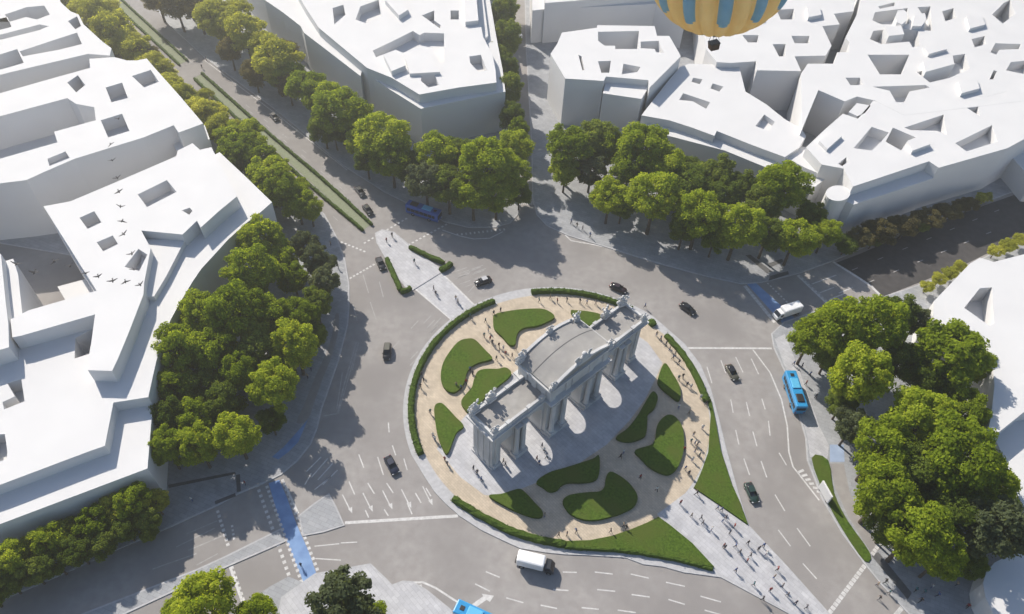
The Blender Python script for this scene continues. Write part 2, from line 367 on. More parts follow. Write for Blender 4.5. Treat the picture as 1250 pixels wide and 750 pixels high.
hedge([(813,409),(830,428),(847,453),(858,477),(863,490)], 1.3, 1.0, 'clipped hedge right of the arch, on the island edge facing the grey car')
hedge([(793,391),(799,397)], 1.6, 1.0, 'short stub of clipped hedge just behind the right end of the arch')
hedge([(472,315.5),(479,332),(489,354)], 1.2, 1.0, 'left clipped hedge of the triangular traffic island', grp='hedges on the triangular traffic island')
hedge([(489,356),(495,354.5),(502,351.5)], 1.2, 1.0, 'short return of hedge at the bottom tip of the triangular traffic island', grp='hedges on the triangular traffic island')
hedge([(500,301),(520,311),(542,320.5)], 1.2, 1.0, 'right clipped hedge of the triangular traffic island', grp='hedges on the triangular traffic island')
hedge([(551,321),(545,326),(537,330)], 1.4, 1.0, 'short return of hedge at the right tip of the triangular traffic island', grp='hedges on the triangular traffic island')
g = 'hedge lines along the avenue median'
hedge([(237,96),(320,173),(375,223),(443,281)], .8, .8, 'near long low hedge line on the avenue median', M_hedge, grp=g)
hedge([(246,89),(331,165),(391,216),(454,274)], .8, .8, 'far long low hedge line on the avenue median', M_hedge, grp=g)
hedge([(105,-28),(141,7),(180,43),(219,79)], .7, .7, 'near hedge line on the distant avenue median beyond the gap', M_hedge2, grp=g)
hedge([(115,-34),(149,0),(189,37),(229,74)], .7, .7, 'far hedge line on the distant avenue median beyond the gap', M_hedge2, grp=g)
bm = bmesh.new(); sheet(bm, GL([(238,95),(246,90),(453,274),(444,281)], .02), .03); sheet(bm, GL([(105,-28),(113,-33),(228,75),(219,79)], .02), .03)
tag(link('median_grass', bm, M_dryv), kind='stuff')

# road markings
ML = bmesh.new(); MF = bmesh.new()
def ln(pts, w=.25, bm=None, z=.008):
    P = GL(pts)
    for a, b in zip(P, P[1:]): stroke(bm or ML, a, b, w, z)
def dashes(a, b, n, w=.5, l=.5, bm=None, z=.010):
    A, B = G(*a), G(*b)
    for i in range(n):
        c = A.lerp(B, (i + .5) / n); d = (B - A).normalized() * l / 2; stroke(bm or ML, c - d, c + d, w, z)
def many(lst, w=.22, bm=None):
    for x1, y1, x2, y2 in lst: ln([(x1, y1), (x2, y2)], w, bm)
ln([(421,638.5),(559,630)], .6)
for tx, ty in ((430,627),(455,625),(479,622),(502,620.5),(528,617)):
    ln([(tx - 12, ty - 23), (tx - 3, ty - 5)], .2)
    P = GL([(tx, ty), (tx - 5.2, ty - 5.5), (tx - .2, ty - 8)]); ML.faces.new([ML.verts.new((p.x, p.y, .012)) for p in P])
many([(438,555,444,571),(461,558,468,580),(479,544,483,556),(426,588,433,604),(449,590,457,603),(472,590,480,602),(474,516,475,528),(493,560,497,574),(446,623,450,632),(469,622,474,630),(497,614,503,628),(507,602,514,614),(520,596,526,606)])
many([(593,698,610,705),(687,698.5,704,699),(726,698.5,748,701),(770,701,792,706),(813,711,836,716),(580,713,598,722),(675,720,694,721),(729,720,751,722),(771,726,793,729),(816,732,836,738),(618,730,639,736),(660,739,680,743),(710,742,731,744),(754,745,776,748),(855,728,880,735),(860,745,885,752)])
P = GL([(576,738),(590,728),(588,725),(603,727.5),(598,735),(594,732.5),(582,741)]); ML.faces.new([ML.verts.new((p.x, p.y, .012)) for p in P])
ln([(488,711.5),(516,711),(532,718),(552,731),(566,740)], .35)
for i in range(7): ln([(483 + i * 5, 714 + (i % 2)), (487 + i * 5, 724 + i)], .45)
many([(416,663,436,662),(385,682,416,684),(384,667,414,664)], .2)
# right carriageway
ln([(840,425),(942,425.5)], .5)
ln([(919,427),(940,455),(954,488),(961,520),(963,552),(968,570),(976,580),(1000,611)], .3)
for i in range(7): ln([(974 + i * 4.6, 577 + i * 4.6), (981 + i * 4.2, 574 + i * 5.5)], .5)
many([(898,436,907,455),(917,438,926,457),(892,488,895,504),(911,491,915,508),(930,487,934,500),(898,525,902,543),(919,527,924,545),(938,514,940,532),(951,553,960,568),(908,560,915,580),(929,563,936,583),(946,604,958,624),(950,647,965,667),(973,645,989,667),(980,688,997,707),(863,448,869,468),(880,440,886,456)])
dashes((1056,690), (1012,749), 14, .75, .75)
dashes((1108,734), (1090,755), 7, .75, .75)
dashes((1076,660), (1064,678), 5, .7, .7, z=.152)
# crossings at the lower left (blue cycle crossing and dotted edges)
BB = bmesh.new(); sheet(BB, GL([(328,590),(341,586),(350,607),(362,640),(378,676),(389,709),(371,713),(357,678),(344,645),(335,615)]), .008)
sheet(BB, GL([(911,346),(922,345),(973,391),(957,397)]), .008)
tag(link('blue_cycle_crossing', BB, M_blue), kind='structure')
dashes((325,592), (369,713), 20, .55, .55, z=.014); dashes((344,584), (391,705), 20, .55, .55, z=.014)
dashes((313,590), (356,712), 18, .6, .6); dashes((265,622), (279,668), 8, .55, .55); dashes((282,690), (300,742), 8, .6, .6); dashes((283,640), (286,660), 4, .4, .4)
ln([(345,586),(364,627)], .4); ln([(280,690),(296,735)], .45)
dashes((909,349), (946,394), 13, .9, .9, z=.014); dashes((936,345), (972,380), 11, .45, .5, z=.014)
ln([(974,336),(1015,375)], .9); dashes((976,336), (1018,376), 10, .7, .7, bm=MF, z=.014); ln([(1017,320),(1046,338),(1064,350),(1078,364)], .7)
many([(991,347,1021,336),(1000,358,1018,351),(1012,366,1030,359),(1024,358,1041,351)], .3)
# avenue mouth, triangle, north side
ln([(506,352),(552,391)], .45); ln([(537,332),(580,374)], .55); ln([(462,291),(516,334)], .5, MF)
dashes((422,343), (462,320), 10, .5, .6); dashes((443,298), (498,266), 12, .5, .6); dashes((497,300), (551,271), 12, .5, .6); dashes((415,295), (447,308), 7, .5, .6)
ln([(540,281),(560,288),(578,292),(598,291),(614,283)], .3); dashes((556,287), (618,280), 12, .8, .4)
ln([(690,287),(697,294),(720,298),(740,302),(775,313),(808,323)], .35); dashes((835,326), (866,336), 10, .9, .35)
dashes((632,240), (650,240), 6, .4, 1.2, z=.01)
for i in range(8): ln([(633 + i * 2.4, 235), (634 + i * 2.4, 250)], .3)
rr = random.Random(3)
for i in range(46):                                   # worn block of keep-clear hatching in front of the crossing
    a = rr.uniform(0, 1); b = rr.uniform(0, 1)
    x = 560 + a * 44 - b * 98; y = 332 + a * 14 + b * 112 - a * b * 10
    if rr.random() < .45: ln([(x, y), (x + 9, y - 9.5)], .2, MF)
for i in range(14):
    x = 548 + rr.uniform(0, 36); y = 328 + rr.uniform(0, 30); ln([(x, y), (x + 14, y - 5)], .2, MF)
many([(443,335,450,358),(463,344,468,363),(452,369,459,390),(431,372,436,392),(438,418,430,452),(418,455,411,500),(437,420,413,505)], .2, MF)
ln([(435,418),(430,436),(420,470),(412,505),(395,508)], .3, MF)
many([(374,576,392,558),(380,583,400,560),(388,586,406,566),(394,592,412,574),(372,592,380,578),(384,598,404,582)], .22)
many([(228,652,265,636),(215,668,262,645),(230,672,275,653),(186,695,240,676),(240,690,266,676)], .2, MF)
# avenue lanes
for (a, b) in (((214,60),(440,250)),((300,128),(420,224)),((330,195),(435,290)),((250,130),(330,205))):
    A, B = G(*a), G(*b); n = int((B - A).length / 9)
    for i in range(n):
        c = A.lerp(B, i / n); d = (B - A).normalized() * 2.2; stroke(MF, c, c + d, .2, .009)
ln([(250,74),(338,140),(424,208)], .25)
# east street lanes
for (a, b) in (((1040,330),(1240,248)),((1060,345),(1230,275))):
    A, B = G(*a), G(*b); n = int((B - A).length / 8)
    for i in range(n):
        c = A.lerp(B, i / n); d = (B - A).normalized() * 2; stroke(MF, c, c + d, .2, .009)
tag(link('road_markings', ML, M_line), kind='structure'); tag(link('worn_road_markings', MF, M_fline), kind='structure')
# ------------------------------------------------------------------ buildings (white render, stepped blocks with courts and light wells)
def building(name, label, blocks, group='white buildings round the square', cat='building'):
    """blocks: (part name, roof outline measured at roof height z, z, [(well outline, depth)])"""
    c = GL(blocks[0][1], 0); cen = sum(c, Vector()) / len(c)
    root = tag(empty(name, (cen.x, cen.y, 0)), label, cat, group)
    for pn, pts, z, holes in blocks:
        bm = bmesh.new()
        prism(bm, [p - cen for p in GL(pts, z)], 0.0, z, [([p - cen for p in GL(h, z)], d) for h, d in holes])
        link(pn, bm, M_white, root)
    return root
building('corner_building', 'large white corner building whose concave curved front follows the trees left of the square', [
 ('lower_storeys', [(188,478),(186,499),(183,535),(180,572),(0,640),(-120,686),(-120,600),(110,470)], 10.8, []),
 ('middle_storeys', [(268,186),(300,216),(332,247),(316,261),(300,273),(278,293),(259,314),(246,328),(235,344),(220,369),(208,391),(198,416),(191,440),(186,462),(181,485),(138.4,491.6),(128,544.4),(109,551),(0,592),(-120,632),(-120,450),(13,423),(70,399),(121,378),(125,373),(66,276),(100,263),(225,208)], 13.5,
   [([(9,468),(26,463),(30,490),(5,500),(3,491),(18,484)], 3), ([(-10,531),(6,530),(9,552),(8,561),(-10,566)], 4), ([(92,413),(114,401),(109,432),(91,438)], 5), ([(-10,428),(7,425),(8,440),(-10,448)], 3)]),
 ('main_block', [(53,252),(86,246),(150,219),(215,191),(217,184),(235,175),(244,183),(258,180),(275,212),(289,240),(266,259),(245,278),(240.4,269.6),(222.8,286.4),(172.4,281.6),(184,303),(176,345),(175,360),(158,404),(144,438),(136.8,453),(107,452),(116,384),(26,410),(15,412),(13,390),(35,379),(118,355)], 17.0,
   [([(97,266),(115,258),(124,271.6),(107,279.6)], 3), ([(118,296),(137.6,287.6),(144,298),(126,307)], 2.5), ([(168,237.6),(203.6,220),(215.6,234.4),(179.6,253)], 3.2), ([(222,257),(231.6,253.6),(235,257.6),(231,262.4)], 2), ([(152,326),(169,304),(180,311),(170,331)], 3)]),
 ('stepped_terrace', [(172,292),(226,293),(217,310),(203,337),(188,362),(172,362)], 14.9, []),
 ('court_annexe', [(70,350),(104,341),(122,357),(80,367)], 6.5, []),
 ('side_wing', [(-60,312),(1,310),(4,340),(7,370),(10,395),(11,424),(-60,445)], 17.5, []),
 ('side_terrace', [(3,320),(16,316),(22,335),(28,390),(12,405),(8,345)], 15.2, []),
])
building('row_building', 'long white row building with a deep sunken court, behind the curved corner building', [
 ('main_block', [(-130,152),(0,114),(60,97),(110,83),(109,72),(140,70),(155,74),(167,74),(179,71.6),(187,81),(220,118),(248,151),(218,162),(212,153),(175,168),(91,194),(54,210),(32,220),(0,224),(-130,236)], 17.0,
   [([(-100,170),(0,142),(82,120),(93,127),(115,131),(117,147),(66,161),(70,174),(0,194),(-100,222)], 9), ([(58,194),(80,185),(85,193),(60,203)], 1.5), ([(82,101),(95,92),(104,104),(93,113)], 4), ([(129,107),(149,101),(156,120),(136,125)], 3.5), ([(123,147),(149,139),(158,160),(132,168)], 3.5), ([(161,93),(184,85.5),(194,100),(176,107)], 3.5)]),
 ('side_wing', [(205,160),(214,156),(219,164),(250,153),(256,170),(215,184)], 12.0, []),
])
building('hazy_block', 'white stepped block at the top left of the view, palest in the sun glare', [
 ('main_block', [(-180,138),(10,89),(107,66),(134,68),(136,59),(125,51),(113,40),(102,30),(96,18),(86,14),(74,3),(50,-60),(-260,-60),(-260,160)], 17.0,
   [([(24,63),(69,48),(94,40),(100,54),(72,61),(28,69)], 4), ([(-20,73),(21,60),(29,77),(5,84),(-20,90)], 4), ([(-20,48),(48,30),(60,32),(48,37),(-20,54)], 2), ([(6,18),(32,9),(54,7),(61,18),(45,24),(32,21),(11,27)], 4), ([(-20,27),(9,21),(14,33),(-20,42)], 4), ([(83,26),(94,20),(99,32),(92,36)], 3)]),
 ('front_wing', [(107,68),(134,70),(150,76),(120,92),(109,92)], 14.0, []),
])
building('avenue_block', 'white city block with a jagged deep courtyard between the avenue trees and side street', [
 ('lower_storeys', [(286,-40),(323,0),(345,15),(367,32),(371,40),(405,66),(440,93),(441.6,87),(480,112),(513.6,133),(617,112),(613.6,86),(606,46),(598,0),(594,-50)], 13.2, []),
 ('main_block', [(345,-40),(372,8),(389,34),(448,83),(478,95),(512,115.5),(560,107),(606,101),(605,86),(601,66),(590,46),(581,0),(576,-40)], 16.0,
   [([(406,10),(419,6),(422,18),(408,30)], 3), ([(434,24),(440,8),(462,0),(466,20),(448,29)], 4),
    ([(455,62),(480,50),(504,38),(512,43),(518,40),(542,41),(542,77),(537,77),(525,58),(515,56),(493,65),(483,61),(459,70)], 9),
    ([(515,19),(530,13),(530,25),(538,31),(537,35)], 4), ([(550,13),(560,13),(560,24),(550,24)], 4), ([(573,69),(587,67),(595,86),(584,88),(574,77)], 3), ([(514,86),(528,85),(536,104),(523,107),(514,99)], 3)]),
 ('rooftop_block', [(468,67),(483,62),(495,80),(478,87)], 17.6, []),
 ('rooftop_block', [(495,72),(522,62),(537,88),(500,90)], 16.9, []),
 ('rooftop_block', [(470,0),(488,-8),(498,12),(487,19)], 17.6, []),
 ('rooftop_block', [(566,-20),(580,-22),(584,25),(568,27)], 17.4, []),
 ('stepped_terrace', [(581,-8),(589,-10),(596,44),(588,50)], 14.4, []),
])
building('street_corner_building', 'white building with one sunlit side on the corner right of the shaded side street', [
 ('main_block', [(690,96),(672,66),(680,54),(686,40),(729,34),(729,31),(799,32),(802,44),(817,44),(828,63),(831,69),(793,107),(791.6,98),(739.6,93.6),(737,99)], 16.0,
   [([(730,39),(780,38),(780,60),(751,60),(751,56),(738,56),(730,50)], 6), ([(782,51),(804,50),(811,65),(801,64),(799,60),(782,59)], 3), ([(706,67),(710,69),(714,86),(711,86)], 3), ([(730,75),(745.6,74.4),(744,89),(734,89)], 4), ([(761,78),(782,82),(778,88),(759,91)], 2)]),
 ('front_balcony', [(736,114),(749,116),(783,121),(793,104),(740,97)], 14.0, []),
])
building('slab_building', 'wide white slab behind the sunlit street corner building, its long wall in shade', [
 ('main_block', [(650,13),(668,11),(740,8),(801,5),(838,20),(850,-40),(648,-50)], 12.0, []),
 ('upper_storeys', [(665,4),(740,-2),(822,-8),(830,-40),(660,-50)], 14.5, []),
])
building('curved_front_building', 'white building with a bowed stepped front behind the right hand plane trees', [
 ('lower_storeys', [(783,158),(824,168),(885,184),(946,209),(990,232),(1012,215),(985,180),(875,160),(800,140)], 9.8, []),
 ('main_block', [(783,141),(800,119),(818,96),(830,82),(841,78),(870,79),(902,80),(906,96),(910,112),(936,128),(957,145),(978,157),(984,166),(976,180),(958,192),(915,176),(875,160),(872,166),(845,156),(817,147)], 12.2,
   [([(829,122),(834,114),(867,125),(862,133),(846,124)], 3), ([(846,95),(857.6,97),(854,103),(844,100)], 2), ([(870,102),(883,106),(878,112),(867,108)], 2), ([(933,140),(946,149),(938,160),(922,154)], 1.6)]),
 ('side_wing', [(958,192),(976,179),(1002,196),(1000,212),(985,206)], 11.2, []),
])
building('box_building', 'tall white box building right below the balloon with four small light wells', [
 ('main_block', [(862,60),(875,76),(892,77),(923,75),(924,86),(978,87),(970,69),(1008,68),(1015,56),(1004,32),(1025,30),(1018,17),(1042,14),(1046,-30),(852,-40)], 14.0,
   [([(948,12),(969,11),(970,24),(953,24)], 4), ([(966,44),(988,44),(988,53),(970,53)], 3), ([(943,54),(959,54),(959,69),(951,69)], 6), ([(906,43),(926,43),(925,52),(913,52)], 3)]),
 ('rooftop_block', [(985,8),(1000,6),(1003,18),(987,21)], 15.3, []),
 ('rooftop_block', [(902,8),(930,6),(932,22),(905,25)], 15.2, []),
])
building('stepped_block', 'large white block of many stepped courts filling the top right', [
 ('main_block', [(979,158),(978,90),(986,78),(1018,78),(1022,64),(1036,64),(1037,52),(1032,46),(1047,16),(1060,-40),(1240,-60),(1300,110),(1262,122),(1104,141),(1068,123),(1046,118),(1031,124),(999,110)], 14.2,
   [([(1032,95),(1050,95),(1054,104),(1038,104)], 3), ([(1059,67),(1110,67),(1101,91),(1074,91)], 8), ([(1205,118),(1228,112),(1230,120),(1208,126)], 3), ([(1150,14),(1164,10),(1168,22),(1154,26)], 4), ([(1186,48),(1202,44),(1204,54),(1190,58)], 3), ([(1072,8),(1092,3),(1093,7),(1074,11)], 2), ([(1062,48),(1066,38),(1098,34),(1121,38),(1123,56),(1114,58),(1110,51),(1076,54)], 4), ([(1065,25),(1068,15),(1108,10),(1110,29),(1098,30),(1076,30)], 4), ([(1120,9),(1136,8),(1138,38),(1127,37),(1130,24)], 3), ([(1065,106),(1130,104),(1135,107),(1110,112),(1104,125),(1094,125),(1086,111)], 4), ([(1119,88),(1165,79),(1163,68),(1178,66),(1184,84),(1160,95),(1135,101)], 3), ([(1211,18),(1225,4),(1233,0),(1240,17),(1224,29)], 6), ([(1209,64),(1215,53),(1246,54),(1245,60),(1220,61),(1216,67)], 3), ([(1228,86),(1234,76),(1254,74),(1256,92)], 3), ([(1208,97),(1213,86),(1217,87),(1213,97)], 5)]),
 ('rooftop_block', [(1080,33),(1100,31),(1104,42),(1085,44)], 15.6, []),
 ('rooftop_block', [(1127,75),(1150,70),(1166,78),(1130,88)], 15.8, []),
 ('rooftop_block', [(1117,18),(1129,16),(1131,24),(1125,32),(1114,32)], 15.4, []),
 ('rooftop_block', [(1128,58),(1150,52),(1156,60),(1134,66)], 15.2, []),
 ('rooftop_block', [(1180,20),(1198,16),(1203,30),(1184,35)], 15.3, []),
 ('rooftop_block', [(1170,100),(1192,95),(1196,108),(1174,114)], 15.4, []),
 ('rooftop_drum', [(1093,20),(1096,13),(1103,12),(1108,16),(1107,25),(1101,30),(1095,27)], 16.0, []),
])
building('prow_building', 'white prow shaped building with a notched roof above the dark right hand street', [
 ('main_block', [(1003,201),(984,180),(1005,160),(1029,139),(1047,145),(1066,123),(1104,134),(1180,118),(1262,108),(1285,150),(1250,170),(1230,181),(1146,205),(1134,197),(1041,228),(1030,206)], 14.18,
   [([(1036,137),(1046,126),(1063,129),(1056,138),(1047,142)], 7), ([(1104,156),(1152,140),(1156,165),(1144,160),(1112,159)], 3), ([(1042,181),(1064,155),(1085,162),(1074,175),(1064,184)], 3), ([(1081,173),(1090,156),(1118,168),(1108,172),(1100,184)], 5), ([(1166,175),(1211,153),(1218,173),(1180,185)], 3), ([(1176,129),(1194,128),(1196,142)], 4), ([(1023,200),(1033,192),(1035,198),(1028,203)], 6)]),
 ('rooftop_block', [(1108,172),(1128,165),(1136,176),(1114,184)], 15.4, []),
 ('rooftop_block', [(1000,172),(1020,158),(1028,166),(1010,182)], 15.1, []),
 ('front_terrace', [(1030,226),(1134,196),(1146,206),(1139,218),(1042,250),(1030,245)], 11.0, []),
])
t = building('round_tower', 'short round white tower at the rounded tip of the prow shaped building', [
 ('tower_shaft', [(1023 + 15 * math.cos(k * math.pi / 12), 236 + 9.5 * math.sin(k * math.pi / 12)) for k in range(24)], 12.4, []),
])
building('far_right_block', 'low white block across the lane from the prow shaped building at the right picture edge', [
 ('main_block', [(1236,193),(1256,172),(1320,150),(1340,230),(1262,222)], 7.0, []),
])
building('garden_building', 'big white roof with one triangular pit beside the right hand plane trees', [
 ('main_block', [(1140,368),(1162,345),(1184,322),(1196,315),(1204,317),(1213,320),(1260,308),(1420,280),(1420,470),(1250,503),(1204,540),(1211,500),(1214,470),(1211,440),(1204,418),(1190,412),(1147,404),(1139,385)], 11.0,
   [([(1177,376),(1196,352),(1211,351),(1214,395),(1208,398)], 4.5)]),
])
building('lower_garden_building', 'lower white roof just below the long shaded wall at the right edge', [
 ('main_block', [(1226,560),(1208,522),(1250,480),(1420,430),(1420,640),(1262,640),(1240,600)], 7.5, []),
])
building('rounded_pavilion', 'rounded white pavilion in blue shade at the bottom right corner', [
 ('main_block', [(1200,712),(1204,698),(1214,687),(1230,679),(1256,672),(1330,660),(1360,800),(1260,790),(1232,768),(1212,748),(1203,730)], 5.0, []),
])
# ------------------------------------------------------------------ triumphal arch
arch = tag(empty('triumphal_arch', (MC.x, MC.y, .16), A_), 'pale stone triumphal arch with five openings in the middle of the round garden', 'monument')
def arch_notch(x0_, x1_, h, seg=12):
    """points up, over and down an arched opening, left to right"""
    r = (x1_ - x0_) / 2; c = (x0_ + x1_) / 2; zs = h - r
    return [(x0_, 0)] + [(c - r * math.cos(math.pi * i / seg), zs + r * math.sin(math.pi * i / seg)) for i in range(seg + 1)] + [(x1_, 0)]
def extrude_xz(bm, prof, y0, y1):
    vs = []
    for y in (y0, y1): vs.append([bm.verts.new((x, y, z)) for x, z in prof])
    tri = tessellate_polygon([[Vector((x, z, 0)) for x, z in prof]])
    for l in vs:
        for t in tri: bm.faces.new([l[i] for i in t])
    n = len(prof)
    for i in range(n):
        j = (i + 1) % n; bm.faces.new((vs[0][i], vs[0][j], vs[1][j], vs[1][i]))
    bmesh.ops.recalc_face_normals(bm, faces=bm.faces)
H1 = 11.0
bm = bmesh.new(); extrude_xz(bm, [(-7.7, 0)] + arch_notch(-2.55, 2.55, 9.4) + [(7.7, 0), (7.7, H1), (-7.7, H1)], -3.7, 3.7)
link('central_block', bm, M_stone, arch)
for s in (-1, 1):
    bm = bmesh.new()
    prof = [(7.0, 0)] + arch_notch(7.9, 12.9, 9.2) + [(16.1, 0), (16.1, 7.3), (19.1, 7.3), (19.1, 0), (21.3, 0), (21.3, H1), (7.0, H1)]
    extrude_xz(bm, [(s * x, z) for x, z in prof], -2.75, 2.75)
    w = link('wing', bm, M_stone, arch)
    bm = bmesh.new()
    for z, oh, h in ((H1 + .2, .25, .4), (H1 + .65, .55, .5), (H1 + 1.1, .95, .4)):
        box(bm, s * (7.6 + (21.3 + oh - 7.6) / 2), 0, z, 21.3 + oh - 7.6, 5.5 + 2 * oh, h + .004)
    link('cornice', bm, M_stone, w)
    bm = bmesh.new()                                   # parapet walls round the flat roof
    for y in (-3.0, 3.0): box(bm, s * 14.7, y, H1 + 1.85, 13.6, .5, 1.1)
    box(bm, s * 21.5, 0, H1 + 1.85, .5, 5.5, 1.1)
    for x in (9.0, 12.4, 17.6, 21.4):
        for y in (-3.02, 3.02): box(bm, s * x, y, H1 + 1.95, 1.0, .75, 1.35)
    link('parapet', bm, M_stone, w)
    bm = bmesh.new(); box(bm, s * 14.6, 0, H1 + 1.6, 13.4, 5.6, .5); link('roof', bm, M_stoneroof, w)
    bm = bmesh.new()                                   # flat pilasters and plinths
    for x in (14.5, 20.2, 15.6 + .0, 13.4):
        for y in (-2.85, 2.85): box(bm, s * x, y, 5.6, .8, .35, 10.6)
    for x in (14.5, 20.2):
        for y in (-2.9, 2.9): box(bm, s * x, y, .6, 2.6 if x < 16 else 1.9, .6, 1.2)
    for y in (-1.7, 0, 1.7): box(bm, s * 21.35, y, 5.6, .35, .75, 10.6)
    link('pilasters', bm, M_stone, w)
# entablature and attic of the centre
bm = bmesh.new()
for z, oh, h in ((H1 + .2, .25, .4), (H1 + .65, .55, .5), (H1 + 1.1, .95, .4)): box(bm, 0, 0, z, 15.4 + 2 * oh, 9.6 + 2 * oh - .7, h + .006)
link('cornice', bm, M_stone, arch)
bm = bmesh.new(); box(bm, 0, 0, H1 + 3.0, 16.0, 8.6, 3.6)
for x in (-7.4, -3.2, 3.2, 7.4):
    for y in (-4.35, 4.35): box(bm, x, y, H1 + 3.0, 1.4, .5, 3.58)
for y in (-2.6, 0, 2.6):
    for s in (-1, 1): box(bm, s * 8.05, y, H1 + 3.0, .5, 1.2, 3.56)
box(bm, 0, -4.4, H1 + 3.0, 4.6, .45, 2.4); box(bm, 0, 4.4, H1 + 3.0, 4.6, .45, 2.4)
link('attic', bm, M_stone, arch)
ZA = H1 + 4.8
bm = bmesh.new(); box(bm, 0, 0, ZA + .25, 17.6, 9.9, .5); box(bm, 0, 0, ZA - .12, 16.9, 9.3, .26); link('attic_cornice', bm, M_stone, arch)
def seg_prof(hw, rise, z, n=16): return [(-hw + 2 * hw * i / n, z + rise * (1 - (2 * i / n - 1) ** 2)) for i in range(n + 1)]
bm = bmesh.new(); extrude_xz(bm, [(-8.4, ZA + .5)] + seg_prof(8.4, 2.2, ZA + .85) + [(8.4, ZA + .5)], -4.5, 4.5); ro = link('roof', bm, M_stoneroof, arch)
bm = bmesh.new(); p = seg_prof(8.42, 2.2, ZA + .88); extrude_xz(bm, p + [(x, z - .1) for x, z in p[::-1]], .42, .6); link('roof_seam', bm, M_seam, ro)
for s in (-1, 1):                                      # segmental gable rims
    bm = bmesh.new(); p = seg_prof(8.7, 2.25, ZA + 1.05); extrude_xz(bm, p + [(x, z - .5) for x, z in p[::-1]], s * 4.55 - .3, s * 4.55 + .3); link('gable', bm, M_stone, arch)
def column(x, y):
    bm = bmesh.new(); box(bm, x, y, .65, 1.7, 1.7, 1.3); cyl(bm, (x, y, 1.3), (x, y, 1.7), .72, .6, 14); cyl(bm, (x, y, 1.7), (x, y, 10.1), .56, .47, 14)
    cyl(bm, (x, y, 10.1), (x, y, 10.7), .5, .78, 12); box(bm, x, y, 10.85, 1.5, 1.5, .3)
    return link('column', bm, M_stone, arch)
for y in (-4.45, 4.45):
    for x in (-6.7, -3.6, 3.6, 6.7): column(x, y)
    for x in (-13.9, -15.6, 13.9, 15.6): column(x, y * .80)
rs = random.Random(11)
def trophy(x, y, z, k=1.0, rot=0, parent=None):
    """carved pile of armour, shields and flags"""
    bm = bmesh.new(); box(bm, 0, 0, .2, 1.5, 1.3, .4); box(bm, 0, 0, .55, 1.1, .95, .35)
    cyl(bm, (0, 0, .6), (0, 0, 1.5), .36, .52, 10); ball(bm, (0, 0, 1.55), .5, 2, (1, .8, .55)); ball(bm, (0, 0, 2.1), .25, 2, (1, 1, 1.2))
    for a, t in ((-1, .9), (1, .9), (-.6, 1.2), (.6, 1.2), (-1.3, .4), (1.3, .4)):
        q = rs.uniform(-.3, .3); e = Vector((a * 1.0, q * 1.5, 1.2 + t)); cyl(bm, (a * .3, q, .7), e, .06, .05, 6)
        box(bm, e.x - a * .1, e.y, e.z - .25, .45, .12, .5)
    for a in (-1, 1): ball(bm, (a * .6, -.25, .8), .42, 2, (1, .4, 1.15)); ball(bm, (a * .75, .2, .5), .3, 1)
    bmesh.ops.scale(bm, verts=bm.verts, vec=(k, k, k)); bmesh.ops.rotate(bm, verts=bm.verts, cent=(0, 0, 0), matrix=Matrix.Rotation(rot, 3, 'Z'))
    bmesh.ops.translate(bm, verts=bm.verts, vec=(x, y, z)); return link('statue', bm, M_stone, parent or arch)
for x in (-20.8, -16.7, 15.4, 20.6): trophy(x, 2.95, H1 + 2.5, 1.15, rs.uniform(-.3, .3))
for x in (-20.9, 20.9): trophy(x, -2.95, H1 + 2.4, .75, rs.uniform(-.3, .3))
for x in (-7.8, 7.3): trophy(x, 4.3, ZA + .9, 1.1, rs.uniform(-.3, .3))
for x in (-7.9, 7.9): trophy(x, -4.5, ZA + .9, .8, .2)
trophy(0, 4.6, ZA + 2.9, .8)
bm = bmesh.new()                                       # carved coat of arms between two reclining figures on the near gable
ball(bm, (0, -4.7, ZA + 3.9), 1.0, 2, (1, .45, 1.25)); box(bm, 0, -4.6, ZA + 3.1, 3.2, .9, .6)
ball(bm, (0, -4.6, ZA + 5.1), .5, 2, (1.1, .9, .6))
for a in (-1, 1):
    cyl(bm, (a * .9, -4.6, ZA + 3.2), (a * 1.3, -4.6, ZA + 4.5), .4, .25, 8); ball(bm, (a * 1.35, -4.6, ZA + 4.75), .24, 1)
    cyl(bm, (a * 1.2, -4.6, ZA + 3.4), (a * 2.6, -4.75, ZA + 2.9), .34, .2, 8); cyl(bm, (a * 1.2, -4.6, ZA + 4.2), (a * .6, -4.9, ZA + 4.6), .14, .1, 6)
    box(bm, a * 1.75, -4.5, ZA + 4.2, .9, .16, 1.3, Matrix.Rotation(a * .5, 3, 'Y'))
link('coat_of_arms', bm, M_stone, arch)
bm = bmesh.new()                                       # low base course
for x0b, x1b, d in ((-7.75, -2.5, 4.9), (2.5, 7.75, 4.9)): box(bm, (x0b + x1b) / 2, 0, .25, x1b - x0b + .3, d * 2 + .7, .5)
for s in (-1, 1):
    box(bm, s * 14.5, 0, .24, 3.3, 7.6, .5); box(bm, s * 20.2, 0, .24, 2.6, 6.2, .5)
link('plinth', bm, M_stone, arch)
